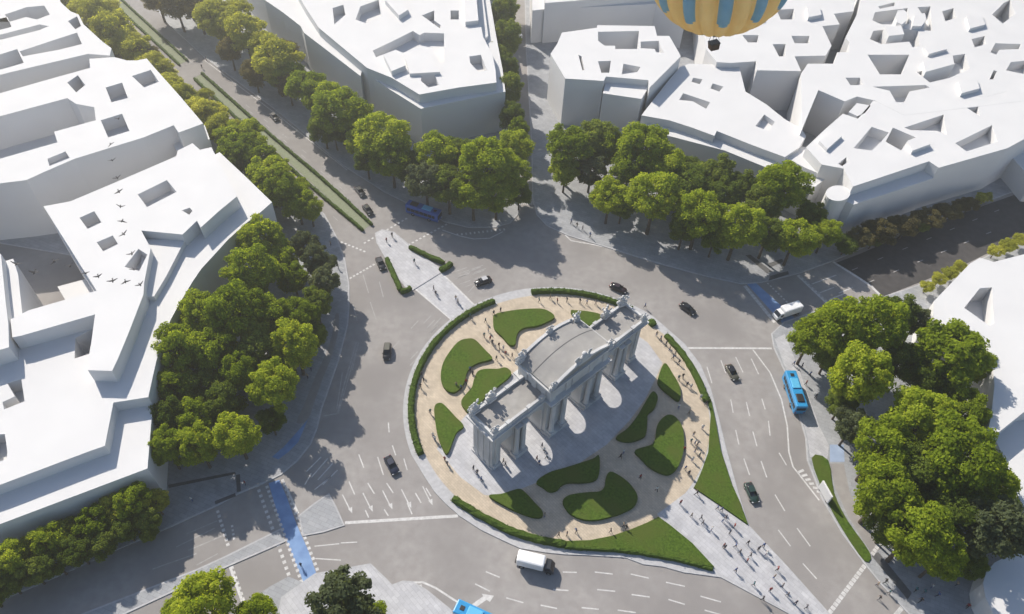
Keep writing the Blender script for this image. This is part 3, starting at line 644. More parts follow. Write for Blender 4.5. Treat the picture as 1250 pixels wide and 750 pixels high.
# ------------------------------------------------------------------ trees
def leaf_quad(bm, c, n, s, rnd):
    t = n.orthogonal().normalized(); t = Matrix.Rotation(rnd.uniform(0, 6.28), 3, n) @ t; b = n.cross(t)
    a, k = s * rnd.uniform(.7, 1.3), s * rnd.uniform(.5, .9)
    vs = [bm.verts.new(c + t * a), bm.verts.new(c + b * k), bm.verts.new(c - t * a), bm.verts.new(c - b * k)]
    bm.faces.new(vs)
def crown_mesh(name, seed, mat, nclump=34, per=120, flat=1.12, leaf=.075, spread=1.0, clump=.27):
    """unit crown (radius 1, centre at z 2) of leaf sized faces gathered in boughs"""
    rnd = random.Random(seed); bm = bmesh.new(); cl = []
    for i in range(nclump):
        for _ in range(30):
            v = Vector((rnd.gauss(0, 1), rnd.gauss(0, 1), rnd.gauss(.15, 1))).normalized() * (rnd.uniform(.55, 1.0) ** .6) * .78
            v.z *= flat
            if v.z < -.85: v.z *= .7
            if all((v - q).length > .22 for q, r in cl): break
        k = 1 + .35 * noise.noise(v * 1.4 + Vector((seed * 3.1, 0, 0)))
        cl.append((Vector((v.x * k * spread, v.y * k * spread, v.z * k)), clump * rnd.choice((.6, .75, .9, 1.1, 1.3))))
    for q, r in cl:
        n_ = int(per * (r / clump) ** 2)
        for _ in range(n_):
            d = Vector((rnd.gauss(0, 1), rnd.gauss(0, 1), rnd.gauss(.25, 1))).normalized()
            c = q + Vector((d.x, d.y, d.z * .8)) * r * (rnd.random() ** .5)
            nn = (d * .8 + Vector((rnd.gauss(0, .5), rnd.gauss(0, .5), rnd.gauss(.35, .5)))).normalized()
            leaf_quad(bm, c + Vector((0, 0, 2.0)), nn, leaf * rnd.uniform(.75, 1.25), rnd)
    for _ in range(int(nclump * per * .12)):              # loose inner foliage
        d = Vector((rnd.uniform(-1, 1), rnd.uniform(-1, 1), rnd.uniform(-1, 1)))
        if d.length > 1: continue
        c = Vector((d.x * .8 * spread, d.y * .8 * spread, d.z * .6 * flat + 2.0)); leaf_quad(bm, c, Vector((rnd.gauss(0, 1), rnd.gauss(0, 1), rnd.gauss(.5, 1))).normalized(), leaf, rnd)
    me = bpy.data.meshes.new(name); bm.to_mesh(me); bm.free(); me.materials.append(mat); return me, cl
def trunk_mesh(cl, seed):
    rnd = random.Random(seed); bm = bmesh.new()
    cyl(bm, (0, 0, -.02), (.02, .01, 1.0), .07, .05, 8); cyl(bm, (.02, .01, .98), (0, 0, 1.75), .05, .028, 7)
    for q, r in cl[:9]:
        cyl(bm, (0, 0, rnd.uniform(1.0, 1.4)), Vector((q.x * .8, q.y * .8, q.z * .8 + 1.95)), .03, .010, 5)
    me = bpy.data.meshes.new('trunk'); bm.to_mesh(me); bm.free(); me.materials.append(M_bark); return me
PROTO = {}
def proto(key, mat, seeds, **k):
    PROTO[key] = []
    for s in seeds:
        cm, cl = crown_mesh('crown', s, mat, **k); PROTO[key].append((cm, trunk_mesh(cl, s)))
proto('bright', M_leafA, (1, 2, 3, 4), nclump=52, per=270, leaf=.044, clump=.24)
proto('dark', M_leafB, (5, 6), nclump=40, per=330, leaf=.046)
proto('yellow', M_leafC, (7, 8), nclump=36, per=330, leaf=.046)
proto('grey', M_leafD, (9, 10), nclump=44, per=290, clump=.22, leaf=.046)
proto('bronze', M_leafE, (11, 12), nclump=40, per=260, leaf=.046)
WORD = dict(bright='bright green', dark='dark green', yellow='yellow green', grey='grey green', bronze='brownish')
tr = random.Random(21); CNT = {}
def plant(px, py, rpx, key, name, label, cat, group, squash=1.0, sc=1.12):
    p = G(px, py, 7.0)
    for _ in range(6):
        Rm = rpx * mpp(p) * sc; p = G(px, py, 2.0 * Rm * squash)
    i = CNT.get(key, 0); CNT[key] = i + 1
    cm, tm = PROTO[key][i % len(PROTO[key])]
    t = empty(name, (p.x, p.y, .0), tr.uniform(0, 6.28)); t.scale = (Rm * tr.uniform(.92, 1.08), Rm * tr.uniform(.92, 1.08), Rm * squash * tr.uniform(.93, 1.1))
    tag(t, label, cat, group)
    for nm, me in (('trunk', tm), ('crown', cm)):
        o = bpy.data.objects.new(nm, me); COL.objects.link(o); o.parent = t
    return t
def cluster(lst, where, end, key_sort, group, name='plane_tree', cat='tree', noun='tree', **k):
    lst = sorted(lst, key=key_sort); seen = {}
    tot = {}
    for q in lst: tot[q[3]] = tot.get(q[3], 0) + 1
    for q in lst:
        i = seen.get(q[3], 0); seen[q[3]] = i + 1
        lab = f'{ordinal(i)} {WORD[q[3]]} {noun} from the {end} {where}' if tot[q[3]] > 1 else f'only {WORD[q[3]]} {noun} {where}'
        plant(q[0], q[1], q[2], q[3], name, lab, cat, group, **k)
B, D, Y, K, Z = 'bright', 'dark', 'yellow', 'grey', 'bronze'
cluster([(321,292,26,B),(306,333,31,B),(343,318,20,B),(357,338,20,B),(372,300,19,K),(388,318,21,K),(394,345,20,K),(386,372,18,D),(290,385,34,B),(328,382,26,B),(249,388,29,B),(368,384,23,B),(360,420,28,B),(219,429,30,B),(262,425,28,B),(296,455,25,B),(333,474,27,B),(217,470,24,B),(250,468,22,D),(318,425,24,D),(205,548,22,B),(243,545,23,B),(287,528,28,B),(238,508,24,B),(270,492,22,D),(210,510,22,D),(330,512,16,D),(345,452,18,D),(385,405,14,D)],
 'in the curved building grove', 'avenue end', lambda q: q[1], 'plane trees before the curved building')
cluster([(188,612,17,Y),(163,613,22,B),(136,624,19,Y),(112,637,22,B),(86,650,17,Y),(63,661,21,B),(34,655,13,D),(38,671,17,Y),(10,684,22,B),(178,606,12,Y),(150,609,13,Y),(182,636,15,D),(152,645,17,D),(122,660,18,D),(94,673,18,D),(66,686,18,D),(38,698,18,D),(8,710,18,D),(-18,725,20,D),(180,650,10,D)],  # lower row given dark leaves, putting its shade into the colour
 'under the lower left wall', 'road corner', lambda q: -q[0], 'small trees under the lower left wall', 'small_tree', 'tree', 'small tree', squash=.95)
cluster([(250,735,36,B),(312,752,26,B),(212,754,22,B)], 'at the bottom edge near the blue crossing', 'left', lambda q: q[0], 'trees at the bottom edge')
cluster([(420,742,45,K)], 'at the bottom edge, large and round', '', lambda q: q[0], 'trees at the bottom edge')
cluster([(456,757,20,B)], 'beside the blue bus at the bottom edge', 'left', lambda q: q[0], 'trees at the bottom edge')
cluster([(1028,402,34,B),(990,412,24,B),(1065,398,36,B),(1098,382,22,D),(1118,395,16,K),(1050,462,36,B),(1015,430,20,D),(1100,440,26,D),(1160,432,40,B),(1192,450,20,B),(1135,470,24,D),(1128,512,40,B),(1180,500,26,B),(1078,545,38,B),(1042,518,22,K),(1030,490,18,D),(1168,558,46,B),(1118,575,34,D),(1082,600,38,B),(1212,590,30,B),(1120,648,40,B),(1215,650,38,K),(1165,625,34,D),(1090,640,24,D),(1150,680,28,B),(1190,690,16,D)],
 'in the right pavement grove', 'far side', lambda q: q[1], 'plane trees along the right pavement')
cluster([(692,182,28,B),(722,168,26,D),(742,178,22,B),(745,238,24,B),(722,205,20,K),(768,205,24,B),(788,180,32,B),(812,205,26,B),(800,240,32,B),(838,230,26,D),(845,208,20,D),(875,214,22,D),(855,262,30,B),(903,276,30,B),(880,238,22,D),(905,225,20,D),(958,225,32,B),(930,248,22,D),(938,285,22,D),(971,291,24,B),(1008,284,18,B),(990,262,18,D),(835,280,18,D),(690,208,18,B),(760,250,16,D),(872,292,16,B)],
 'in the far pavement grove', 'side street', lambda q: q[0], 'plane trees on the far pavement', sc=1.16, squash=.84)
cluster([(530,190,26,B),(560,188,22,D),(520,222,24,K),(548,226,24,D),(594,200,33,B),(578,234,24,B),(606,236,22,B),(630,178,22,B),(628,212,22,B),(634,236,14,D),(500,205,18,D)],
 'below the block with the jagged courtyard', 'avenue side', lambda q: q[0], 'plane trees at the side street corner', sc=1.16, squash=.84)
cluster([(262,20,24,Y),(240,8,20,Z),(215,5,20,Z),(300,42,24,Y),(333,70,27,Y),(280,60,16,Z),(310,88,16,Z),(376,106,25,B),(352,104,16,Z),(414,132,30,B),(395,155,18,D),(466,165,33,B),(440,170,20,B),(478,192,26,B),(448,196,16,D),(288,18,18,Y),(190,-8,20,Z),(350,60,16,Z),(318,56,20,Y),(354,90,20,B),(394,120,22,B),(438,150,22,B),(276,32,18,Y),(228,-6,18,Y),(340,94,15,D),(408,160,16,D)],  # yellow and bronze leaf colours paint glow and haze into the far crowns
 'along the far avenue side', 'hazy end', lambda q: q[0], 'trees along the far side of the avenue', sc=1.2, squash=.76)
cluster([(88,2,20,Y),(112,18,20,Y),(140,36,22,Y),(122,46,16,Y),(152,52,18,Y),(178,66,14,Z),(196,86,14,Y),(206,105,14,Y),(222,122,16,Y),(238,138,16,Y),(256,142,18,Y),(272,160,18,Y),(300,165,18,B),(292,185,20,B),(318,190,18,B),(328,216,22,B),(345,232,20,B),(362,245,18,B),(378,254,14,B),(280,200,16,D),(310,225,18,D),(320,245,14,D),(130,68,12,Z),(250,118,10,Y),(166,62,17,Y),(187,82,14,Y),(214,114,14,Y),(230,131,14,Y),(247,148,16,Y),(285,172,17,B),(308,180,16,B),(132,20,17,Y),(100,-8,18,Y),(336,204,14,B),(365,232,13,B)],  # yellow leaves towards the hazy end have the sun glow in their colour
 'between avenue and left buildings', 'hazy end', lambda q: q[0], 'trees along the near side of the avenue', sc=1.36, squash=.8)
cluster([(616,15,16,D),(620,45,17,D),(606,70,14,D),(617,80,16,D),(622,112,17,D),(626,140,16,D),(613,-10,16,D),(632,160,14,B)], 'in the shaded side street', 'far end', lambda q: q[1], 'trees in the shaded side street')  # dark leaf colour here paints the street's shade into the crowns
cluster([(8,99,14,Y),(22,104,8,Y),(-12,104,16,Y)], 'between two hazy white blocks', 'left', lambda q: q[0], 'trees in the hazy gap')
cluster([(1050,290,17,Z),(1062,280,12,Z),(1078,283,18,Z),(1094,272,12,Z),(1107,274,17,Z),(1121,265,11,Z),(1134,266,16,Z),(1148,256,10,Z),(1160,257,14,Z),(1173,250,10,Z),(1185,248,12,Z),(1034,297,15,D),(1066,293,11,D),(1122,275,10,D),(1197,243,8,Y),(1205,240,7,Y)], 'under the prow shaped building', 'left', lambda q: q[0], 'shrubs under the prow shaped building', 'shrub', 'shrub', 'shrub', squash=.6)
cluster([(1147,340,10,Y),(1160,333,10,Y),(1172,326,9,Y),(1215,307,9,Y),(1230,300,10,Y),(1245,293,10,Y),(1132,350,9,Y)], 'beside the big roof with triangular pit', 'left', lambda q: q[0], 'shrubs on the verge by the dark street', 'shrub', 'shrub', 'shrub', squash=.6)
# ------------------------------------------------------------------ vehicles
def wheel(parent, x, y, r, w):
    s = 1 if y > 0 else -1
    bm = bmesh.new(); cyl(bm, (x, y - w / 2, r), (x, y + w / 2, r), r, r, 16); o = link('wheel', bm, M_tyre, parent)
    bm = bmesh.new(); cyl(bm, (x, y + s * w * .42, r), (x, y + s * (w * .5 + .015), r), r * .6, r * .55, 12); link('rim', bm, M_rim, o)
def loft(bm, secs):
    """secs: list of closed rings (lists of points)"""
    rings = [[bm.verts.new(p) for p in s] for s in secs]; n = len(rings[0])
    for a, b in zip(rings, rings[1:]):
        for k in range(n): bm.faces.new((a[k], a[(k + 1) % n], b[(k + 1) % n], b[k]))
    bm.faces.new(rings[0][::-1]); bm.faces.new(rings[-1]); bmesh.ops.recalc_face_normals(bm, faces=bm.faces)
def ring(x, w, z0, z1, c=.12):
    return [(x, -w, z0), (x, w, z0), (x, w + .03, (z0 + z1) * .55), (x, w - .03, z1 - c), (x, w - c * 1.3, z1), (x, -w + c * 1.3, z1), (x, -w + .03, z1 - c), (x, -w - .03, (z0 + z1) * .55)]
def make_car(paint, roofpaint=None, van=False):
    root = empty('car'); P = PAINT[paint]
    L = 2.15
    bm = bmesh.new()
    if van: prof = [(-L, .74, .45, .95), (-L + .1, .84, .3, 1.1), (-1.0, .87, .24, 1.12), (.6, .87, .24, 1.1), (1.5, .84, .28, .98), (L - .15, .78, .34, .85), (L, .66, .45, .68)]
    else: prof = [(-L, .70, .45, .82), (-L + .15, .82, .3, .96), (-1.25, .87, .24, 1.0), (.7, .87, .24, .98), (1.5, .84, .28, .92), (L - .18, .76, .34, .8), (L, .62, .45, .64)]
    loft(bm, [ring(*q) for q in prof]); link('body', bm, P, root, True)
    bm = bmesh.new()
    c = [(-1.85, .66, .9, 1.02), (-1.15, .68, .9, 1.42), (-.6, .68, .9, 1.5), (.1, .67, .9, 1.48), (.95, .66, .9, .98)] if not van else [(-2.0, .7, .95, 1.1), (-1.75, .72, .95, 1.72), (-.6, .72, .95, 1.82), (.3, .7, .95, 1.78), (1.2, .68, .95, 1.05)]
    loft(bm, [ring(*q, .1) for q in c]); link('cabin_glass', bm, M_glass, root, True)
    zt = 1.5 if not van else 1.82
    bm = bmesh.new(); box(bm, -.42 if not van else -.7, 0, zt - .01, 1.35 if not van else 2.1, 1.16, .07, bev=.03); link('roof_panel', bm, PAINT[roofpaint or paint], root)
    for x in (-1.3, 1.35):
        for y in (-.78, .78): wheel(root, x, y, .33, .22)
    for y in (-.6, .6):
        bm = bmesh.new(); box(bm, L - .12, y, .66, .16, .34, .15, bev=.03); link('headlight', bm, M_lamp, root)
        bm = bmesh.new(); box(bm, -L + .03, y, .8, .1, .3, .14, bev=.02); link('tail_light', bm, M_tail, root)
        s = 1 if y > 0 else -1
        bm = bmesh.new(); box(bm, .72, s * .98, 1.0, .18, .2, .14, bev=.03); link('wing_mirror', bm, P, root)
    return root
def place(o, a, b, z=.0):
    """vehicle centred between two measured ground points, front towards b"""
    A, Bp = G(*a), G(*b); c = (A + Bp) / 2; d = Bp - A
    o.location = (c.x, c.y, z); o.rotation_euler = (0, 0, math.atan2(d.y, d.x))
CG = 'cars driving round the square'
for a, b, paint, roof, van, lab in [
 ((461,315),(469,333),'black',None,False,'black car leaving the avenue, left of the triangular traffic island'),
 ((600,342),(579,349),'black','silver',False,'dark car with pale front panels passing the triangular island hedge tip'),
 ((745,350),(764,358),'maroon',None,False,'dark maroon car just behind the far right tip of the arch'),
 ((829,372),(849,386),'black',None,False,'black car right of the arch, in the open asphalt near the grove shade'),
 ((886,445),(900,469),'olive','black',False,'dark olive car in the right lanes below the white stop line'),
 ((912,593),(921,614),'green',None,False,'dark green car in the right lanes beside the people promenade'),
 ((472,558),(485,582),'navy',None,False,'navy car above the white lane arrows'),
 ((474,422),(472,442),'black','olive',True,'black car with a beige roof left of the island hedge'),
 ((331,140),(340,150),'charcoal',None,False,'dark car alone far up the hazy avenue'),
 ((446,254),(453,263),'black',None,False,'dark car at the avenue mouth, nearer the triangular island of two'),
 ((436,231),(444,241),'charcoal',None,False,'dark car at the avenue mouth, farther up the avenue of two'),
]:
    o = make_car(paint, roof, van); place(o, a, b); tag(o, lab, 'car', CG)
def make_bus(paint, L=11.0, W_=2.5, H=3.1):
    root = empty('bus'); h = L / 2; P = PAINT[paint]
    bm = bmesh.new(); box(bm, 0, 0, .35 + (H - .35) / 2, L, W_, H - .35, bev=.22); link('body', bm, P, root)
    for s in (-1, 1):
        bm = bmesh.new(); box(bm, -.2, s * (W_ / 2 + .005), 1.85, L - 1.4, .05, .95)
        wn = link('window_band', bm, M_glass, root)
        bm = bmesh.new()
        for k in range(6): box(bm, -h + 1.7 + k * (L - 2.8) / 5.5, s * (W_ / 2 + .02), 1.85, .1, .05, 1.0)
        link('window_post', bm, P, wn)
    bm = bmesh.new(); box(bm, h + .005, 0, 1.9, .06, W_ - .35, 1.3); link('windscreen', bm, M_glass, root)
    bm = bmesh.new(); box(bm, -h - .005, 0, 2.1, .06, W_ - .6, .8); link('rear_window', bm, M_glass, root)
    bm = bmesh.new(); box(bm, 1.2, 0, H + .10, 2.6, 1.7, .26, bev=.08); link('roof_unit', bm, M_busroof, root)
    bm = bmesh.new(); box(bm, -2.6, 0, H + .12, 2.0, 1.5, .3, bev=.08); link('roof_unit', bm, M_black, root)
    bm = bmesh.new(); box(bm, h - 1.3, 0, H + .03, .8, .8, .1, bev=.03); link('roof_hatch', bm, M_black, root)
    for x in (-h + 2.2, h - 2.6):
        for y in (-W_ / 2 + .12, W_ / 2 - .12): wheel(root, x, y, .5, .3)
    for y in (-.9, .9):
        bm = bmesh.new(); box(bm, h, y, .8, .1, .4, .22, bev=.03); link('headlight', bm, M_lamp, root)
        bm = bmesh.new(); box(bm, -h, y, .9, .1, .3, .3, bev=.03); link('tail_light', bm, M_tail, root)
    return root
o = make_bus('blue', 9.6); place(o, (973,503), (961,466)); tag(o, 'bright blue city bus in the lay-by along the right grove', 'bus', 'blue city buses')
o = make_bus('deepblue', 9.6); place(o, (499,258), (536,270)); tag(o, 'dark blue city bus in tree shade at the avenue mouth', 'bus', 'blue city buses')
o = make_bus('blue', 9.6); place(o, (607,770), (568,752)); tag(o, 'bright blue city bus cut off by the bottom picture edge', 'bus', 'blue city buses')
def make_truck(box_l=5.2, H=3.0, cab='white', nm='delivery_truck', cargo='white'):
    root = empty(nm)
    bm = bmesh.new(); box(bm, -.9, 0, .8 + (H - .8) / 2, box_l, 2.3, H - .8, bev=.3); link('cargo_box', bm, PAINT[cargo], root)
    xc = -.9 + box_l / 2 + .9
    bm = bmesh.new(); loft(bm, [ring(xc - .75, 1.0, .45, 2.35), ring(xc + .2, 1.0, .45, 2.3), ring(xc + .75, .95, .45, 1.5), ring(xc + .95, .9, .5, 1.2)]); link('cab', bm, PAINT[cab], root, False)
    bm = bmesh.new(); box(bm, xc + .50, 0, 1.9, .06, 1.7, .95, Matrix.Rotation(R(-34), 3, 'Y')); link('windscreen', bm, M_glass, root)
    for s in (-1, 1):
        bm = bmesh.new(); box(bm, xc - .2, s * 1.03, 1.7, .8, .05, .6); link('side_window', bm, M_glass, root)
        bm = bmesh.new(); box(bm, xc + .9, s * .7, .8, .1, .35, .22, bev=.03); link('headlight', bm, M_lamp, root)
    bm = bmesh.new(); box(bm, -.2, 0, .6, box_l + 2.0, 1.1, .28); link('chassis', bm, M_black, root)
    for x in (-.9 - box_l * .28, xc + .1):
        for y in (-.95, .95): wheel(root, x, y, .45, .3)
    return root
o = make_truck(5.0, 3.0, 'charcoal'); place(o, (629,685), (678,697)); tag(o, 'white box truck with a dark cab below the island', 'truck', 'white trucks')
o = make_truck(5.2, 3.0, 'white', cargo='white'); place(o, (977,379), (941,391)); tag(o, 'white truck crossing the blue dashed cycle lane at the right hand street', 'truck', 'white trucks')
o = make_truck(3.2, 2.5, 'white', nm='delivery_van'); place(o, (634,49), (623,53)); tag(o, 'small white van in the shaded side street between the blocks', 'van')
# a low white panel standing in the right hand lawn strip
adv = tag(empty('information_panel', G(1004, 606)), 'pale upright panel standing in the slim lawn strip at right', 'panel')
adv.rotation_euler = (0, 0, R(-75))
bm = bmesh.new(); box(bm, 0, 0, 1.75, 3.6, .35, 2.6, bev=.06); link('panel_face', bm, M_white, adv)
for s in (-1, 1):
    bm = bmesh.new(); box(bm, s * 1.3, 0, .3, .3, .25, .6); link('foot', bm, M_black, adv)
# ------------------------------------------------------------------ balloon
def thin_cloth(name, c1, c2):
    mt = noisy(name, c1, c2, .6, .6); nt = mt.node_tree; N = nt.nodes; L = nt.links; b = N['Principled BSDF']
    tr_ = N.new('ShaderNodeBsdfTranslucent'); mx = N.new('ShaderNodeMixShader'); mx.inputs[0].default_value = .25
    L.new(b.inputs['Base Color'].links[0].from_socket, tr_.inputs['Color'])
    L.new(b.outputs[0], mx.inputs[1]); L.new(tr_.outputs[0], mx.inputs[2]); L.new(mx.outputs[0], N['Material Output'].inputs['Surface'])
    return mt
M_by = thin_cloth('balloon_yellow_cloth', (.92, .66, .24), (.95, .73, .31))
M_bb = thin_cloth('balloon_blue_cloth', (.16, .38, .58), (.22, .45, .64))
bal_p = CAM + (((883 - 625) / F) * ax - ((-42 - 375) / F) * au + fw) * 97
bal = tag(empty('hot_air_balloon', bal_p), 'yellow hot air balloon with blue rounded panels, cut by the top picture edge', 'balloon')
bal.rotation_euler = (0, R(-8), R(17))
def env_r(t):    # t 0 bottom mouth .. 1 crown
    a = t * math.pi
    return 8.6 * (math.sin(a) ** .92) * (1 - .10 * math.cos(a)) if t > .5 else 8.6 * (math.sin(a) ** (.92 + (.5 - t) * .55))
def env_z(t): return -8.9 * math.cos(t * math.pi)
NG, NS, NT = 24, 8, 72
bm = bmesh.new(); rows = []
for i in range(NT + 1):
    t = .055 + .94 * i / NT; r = []
    for g in range(NG):
        for s in range(NS):
            f = s / NS; bulge = 1 + .13 * math.sin(f * math.pi) * math.sin(t * math.pi) ** .5
            a = (g + f) / NG * 2 * math.pi; rr_ = env_r(t) * bulge
            r.append(bm.verts.new((rr_ * math.cos(a), rr_ * math.sin(a), env_z(t))))
    rows.append(r)
for i in range(NT):
    t = .055 + .94 * (i + .5) / NT
    for k in range(NG * NS):
        f = bm.faces.new((rows[i][k], rows[i][(k + 1) % (NG * NS)], rows[i + 1][(k + 1) % (NG * NS)], rows[i + 1][k]))
        g = k // NS; u = ((k % NS) + .5) / NS; f.smooth = True
        if g % 2 == 0:
            lo = .35 + (.022 if abs(u - .5) > .3 else .006 if abs(u - .5) > .15 else 0)
            if lo < t < .64 and .1 < u < .9: f.material_index = 1
            if .12 < t < .20 and .1 < u < .9: f.material_index = 1
bm.faces.new(rows[-1])
link('envelope', bm, None, bal, mats=[M_by, M_bb])
bm = bmesh.new(); bz = -11.6
box(bm, 0, 0, bz, 1.25, 1.1, 1.0, taper=1.12, bev=.08); bk = link('basket', bm, noisy('wicker', (.045, .028, .018), (.10, .06, .035), 4, .8, .4), bal)
bm = bmesh.new(); box(bm, 0, 0, bz + .53, 1.45, 1.28, .12, bev=.05); link('basket_rim', bm, M_black, bk)
bm = bmesh.new(); cyl(bm, (0, 0, -9.9), (0, 0, -9.5), .22, .3, 10); box(bm, 0, 0, -9.95, .8, .8, .12); link('burner', bm, M_black, bal)
bm = bmesh.new()
for a in range(4):
    x, y = math.cos(a * math.pi / 2 + .78), math.sin(a * math.pi / 2 + .78); cyl(bm, (x * .8, y * .8, bz + .5), (x * .5, y * .5, -9.9), .03, .03, 5); cyl(bm, (x * .5, y * .5, -9.9), (x * 1.3, y * 1.3, -8.6), .025, .025, 5)
link('rigging', bm, M_black, bal)
# ------------------------------------------------------------------ people
SKIN = plain('skin', (.42, .25, .17), .6); HAIR = plain('hair', (.03, .02, .015), .7)
CLO = [plain('cloth_' + n, c, .85) for n, c in (('black', (.018, .018, .02)), ('navy', (.02, .03, .06)), ('grey', (.12, .12, .13)), ('white', (.6, .6, .58)), ('red', (.25, .03, .025)), ('beige', (.32, .25, .17)), ('teal', (.03, .12, .14)), ('blue', (.05, .10, .25)))]
CN = ['black', 'navy', 'grey', 'white', 'red', 'beige', 'teal', 'blue']
TR = [0, 1, 2, 0, 1, 7]
def person_mesh(stride, top, trou, hair_long, arm):
    J = [(0, 0, .95), (0, 0, 1.12), (0, 0, 1.34), (0, 0, 1.48), (0, 0, 1.56), (.015, 0, 1.66), (.02, 0, 1.74)]
    rad = [(.15, .11), (.13, .10), (.17, .11), (.07, .07), (.06, .06), (.10, .085), (.07, .06)]
    E_ = [(i, i + 1) for i in range(6)]
    def add(p, r, par):
        J.append(p); rad.append(r); E_.append((par, len(J) - 1)); return len(J) - 1
    for s in (-1, 1):
        k = stride * s
        a = add((0, s * .09, .88), (.10, .09), 0); a = add((k * .14 + .02, s * .10, .50), (.075, .07), a); a = add((k * .30 - .02, s * .10, .09), (.05, .045), a); a = add((k * .30 + .13, s * .10, .04), (.045, .035), a)
        b = add((0, s * .19, 1.40), (.075, .07), 2); b = add((-k * arm * .14 - .02, s * .25, 1.14), (.05, .05), b); b = add((-k * arm * .22 + .10, s * .24, .92), (.04, .035), b); b = add((-k * arm * .22 + .14, s * .24, .83), (.04, .025), b)
    me = bpy.data.meshes.new('t'); me.from_pydata(J, E_, []); o = bpy.data.objects.new('t', me); COL.objects.link(o)
    md = o.modifiers.new('s', 'SKIN'); 
    for v, r in zip(me.skin_vertices[0].data, rad): v.radius = r
    me.skin_vertices[0].data[0].use_root = True
    sb = o.modifiers.new('u', 'SUBSURF'); sb.levels = 1
    dg = bpy.context.evaluated_depsgraph_get(); dg.update(); res = bpy.data.meshes.new_from_object(o.evaluated_get(dg))
    bpy.data.objects.remove(o); res.name = 'person'
    res.materials.clear()
    for mt in (CLO[trou], CLO[top], SKIN, HAIR): res.materials.append(mt)
    for p in res.polygons:
        c = p.center; p.use_smooth = True
        if c.z > 1.52: p.material_index = 3 if (c.z > 1.71 or c.x < -.01 or (hair_long and c.x < .03)) else 2
        elif c.z > .98 and abs(c.y) < .22: p.material_index = 1
        elif c.z > 1.12: p.material_index = 1
        elif abs(c.y) > .19: p.material_index = 2
        else: p.material_index = 0
    return res
pr = random.Random(5); PM = []
for i in range(16):
    top = i % 8; PM.append((top, TR[i % 6], person_mesh(pr.choice((.55, .8, 1.0, .15)), top, TR[i % 6], i % 2, pr.uniform(.7, 1.2))))
def crowd(pts, where, end, z, heading, key, group):
    """pts: feet positions; numbered from one end so that each label picks one person"""
    pts = sorted(pts, key=key); used = {}; tot = {}; pick = []
    for i, q in enumerate(pts):
        k = pr.randrange(len(PM)); pick.append(k); tot[PM[k][0]] = tot.get(PM[k][0], 0) + 1
    for q, k in zip(pts, pick):
        top, tro, me = PM[k]; j = used.get(top, 0); used[top] = j + 1
        p = G(q[0], q[1], z); o = bpy.data.objects.new('person', me); COL.objects.link(o); o.location = (p.x, p.y, z - .01)
        s = pr.uniform(.98, 1.12); o.scale = (s, s, s); o.rotation_euler = (0, 0, R(heading + pr.choice((0, 180)) + pr.uniform(-35, 35)))
        lab = f'{ordinal(j)} person in {CN[top]} from the {end} {where}' if tot[top] > 1 else f'only person in {CN[top]} {where}'
        tag(o, lab, 'person', group)
crowd([(574,389),(592.6,394),(602.6,385),(611,381),(591,412),(598.5,416),(601,421),(609,424),(614.4,427),(609.4,431),(606,440),(629.5,428),(617,434),(625,437),(596,405)], 'on the sand path up to the arch', 'crosswalk end', .15, -45, lambda q: q[1], 'people on the path to the arch')
crowd([(529.6,355),(532,360.5),(556.5,367),(559,371)], 'on the pale crossing to the island', 'left', .01, -45, lambda q: q[0], 'people on the crossing')
crowd([(658,369),(671.5,365),(691.8,368.6),(707.7,370.3),(727,372),(680,370),(716,372),(742,378)], 'on the far sand path behind the arch', 'left', .15, 0, lambda q: q[0], 'people on the far sand path')
crowd([(801,410.6),(812.7,422),(823.7,434),(817,428),(821,439),(828,445),(806,416)], 'beside the right arch end', 'arch end', .15, -55, lambda q: q[1], 'people right of the arch end')
crowd([(828,464),(833,462),(838,472),(843,474),(854.7,487),(861,495),(848,542),(850.5,545),(843,541),(848,552),(834.6,551),(844.6,563),(836,574),(828,499),(840.5,506),(857,524),(846,532),(853,558),(840,580)], 'on the right sand ring curve', 'far side', .15, -80, lambda q: q[1], 'people on the right of the sand ring')
crowd([(760.6,554),(781,585),(757,560),(801,600)], 'on the shaded centre path before the arch', 'arch side', .15, -50, lambda q: q[1], 'people on the shaded centre path')
crowd([(760.6,643),(764,646),(702.7,650),(691.8,654),(681.7,655),(664.8,631),(745,650)], 'on the near curve of the sand ring', 'left', .15, 10, lambda q: q[0], 'people on the near curve of the sand ring')
crowd([(582.5,579),(587.5,587),(578,574)], 'on the pale paving by the left pier', 'left', .17, -40, lambda q: q[0], 'people by the left pier')
crowd([(515,459),(513.6,474),(525.4,505),(528.7,534),(543,563),(517,466),(531,538),(546,568)], 'on the left curve of the sand ring', 'far side', .15, 80, lambda q: q[1], 'people on the left of the sand ring')
crowd([(574,453.4),(557,472),(569,469),(563,476),(577,458)], 'on the winding left garden path', 'far side', .15, 60, lambda q: q[1], 'people on the winding path')
crowd([(614.4,565),(617,569),(661.4,546),(658,567),(664,552),(667,560),(655,562)], 'in sunlit patches under the arch', 'left', .17, -45, lambda q: q[0], 'people under the arch')
crowd([(830,616),(843.4,631),(849.7,604),(855,634),(857,640),(875,622),(880,624),(885,634),(881.6,637),(895.5,644.5),(884,670),(897,668),(912,665),(931,668),(934,678),(897,698),(911,686.5),(948,696.6),(919,715),(939,722),(954,717),(983,743),(882.5,668),(902,676),(925,672),(960,728),(944,706),(930,733),(915,680),(970,738),(868,648),(890,652)], 'on the pale people promenade', 'arch end', .17, -50, lambda q: q[0] + q[1], 'people on the promenade')
crowd([(1070,715),(1079,712),(1072,732),(1084,725)], 'crossing the road at the lower right', 'left', .01, -30, lambda q: q[0], 'people crossing at the lower right')
crowd([(968,446),(978,449),(988,459),(983,470),(995,486)], 'on the pavement by the bus', 'far side', .14, -60, lambda q: q[1], 'people by the lay-by bus')
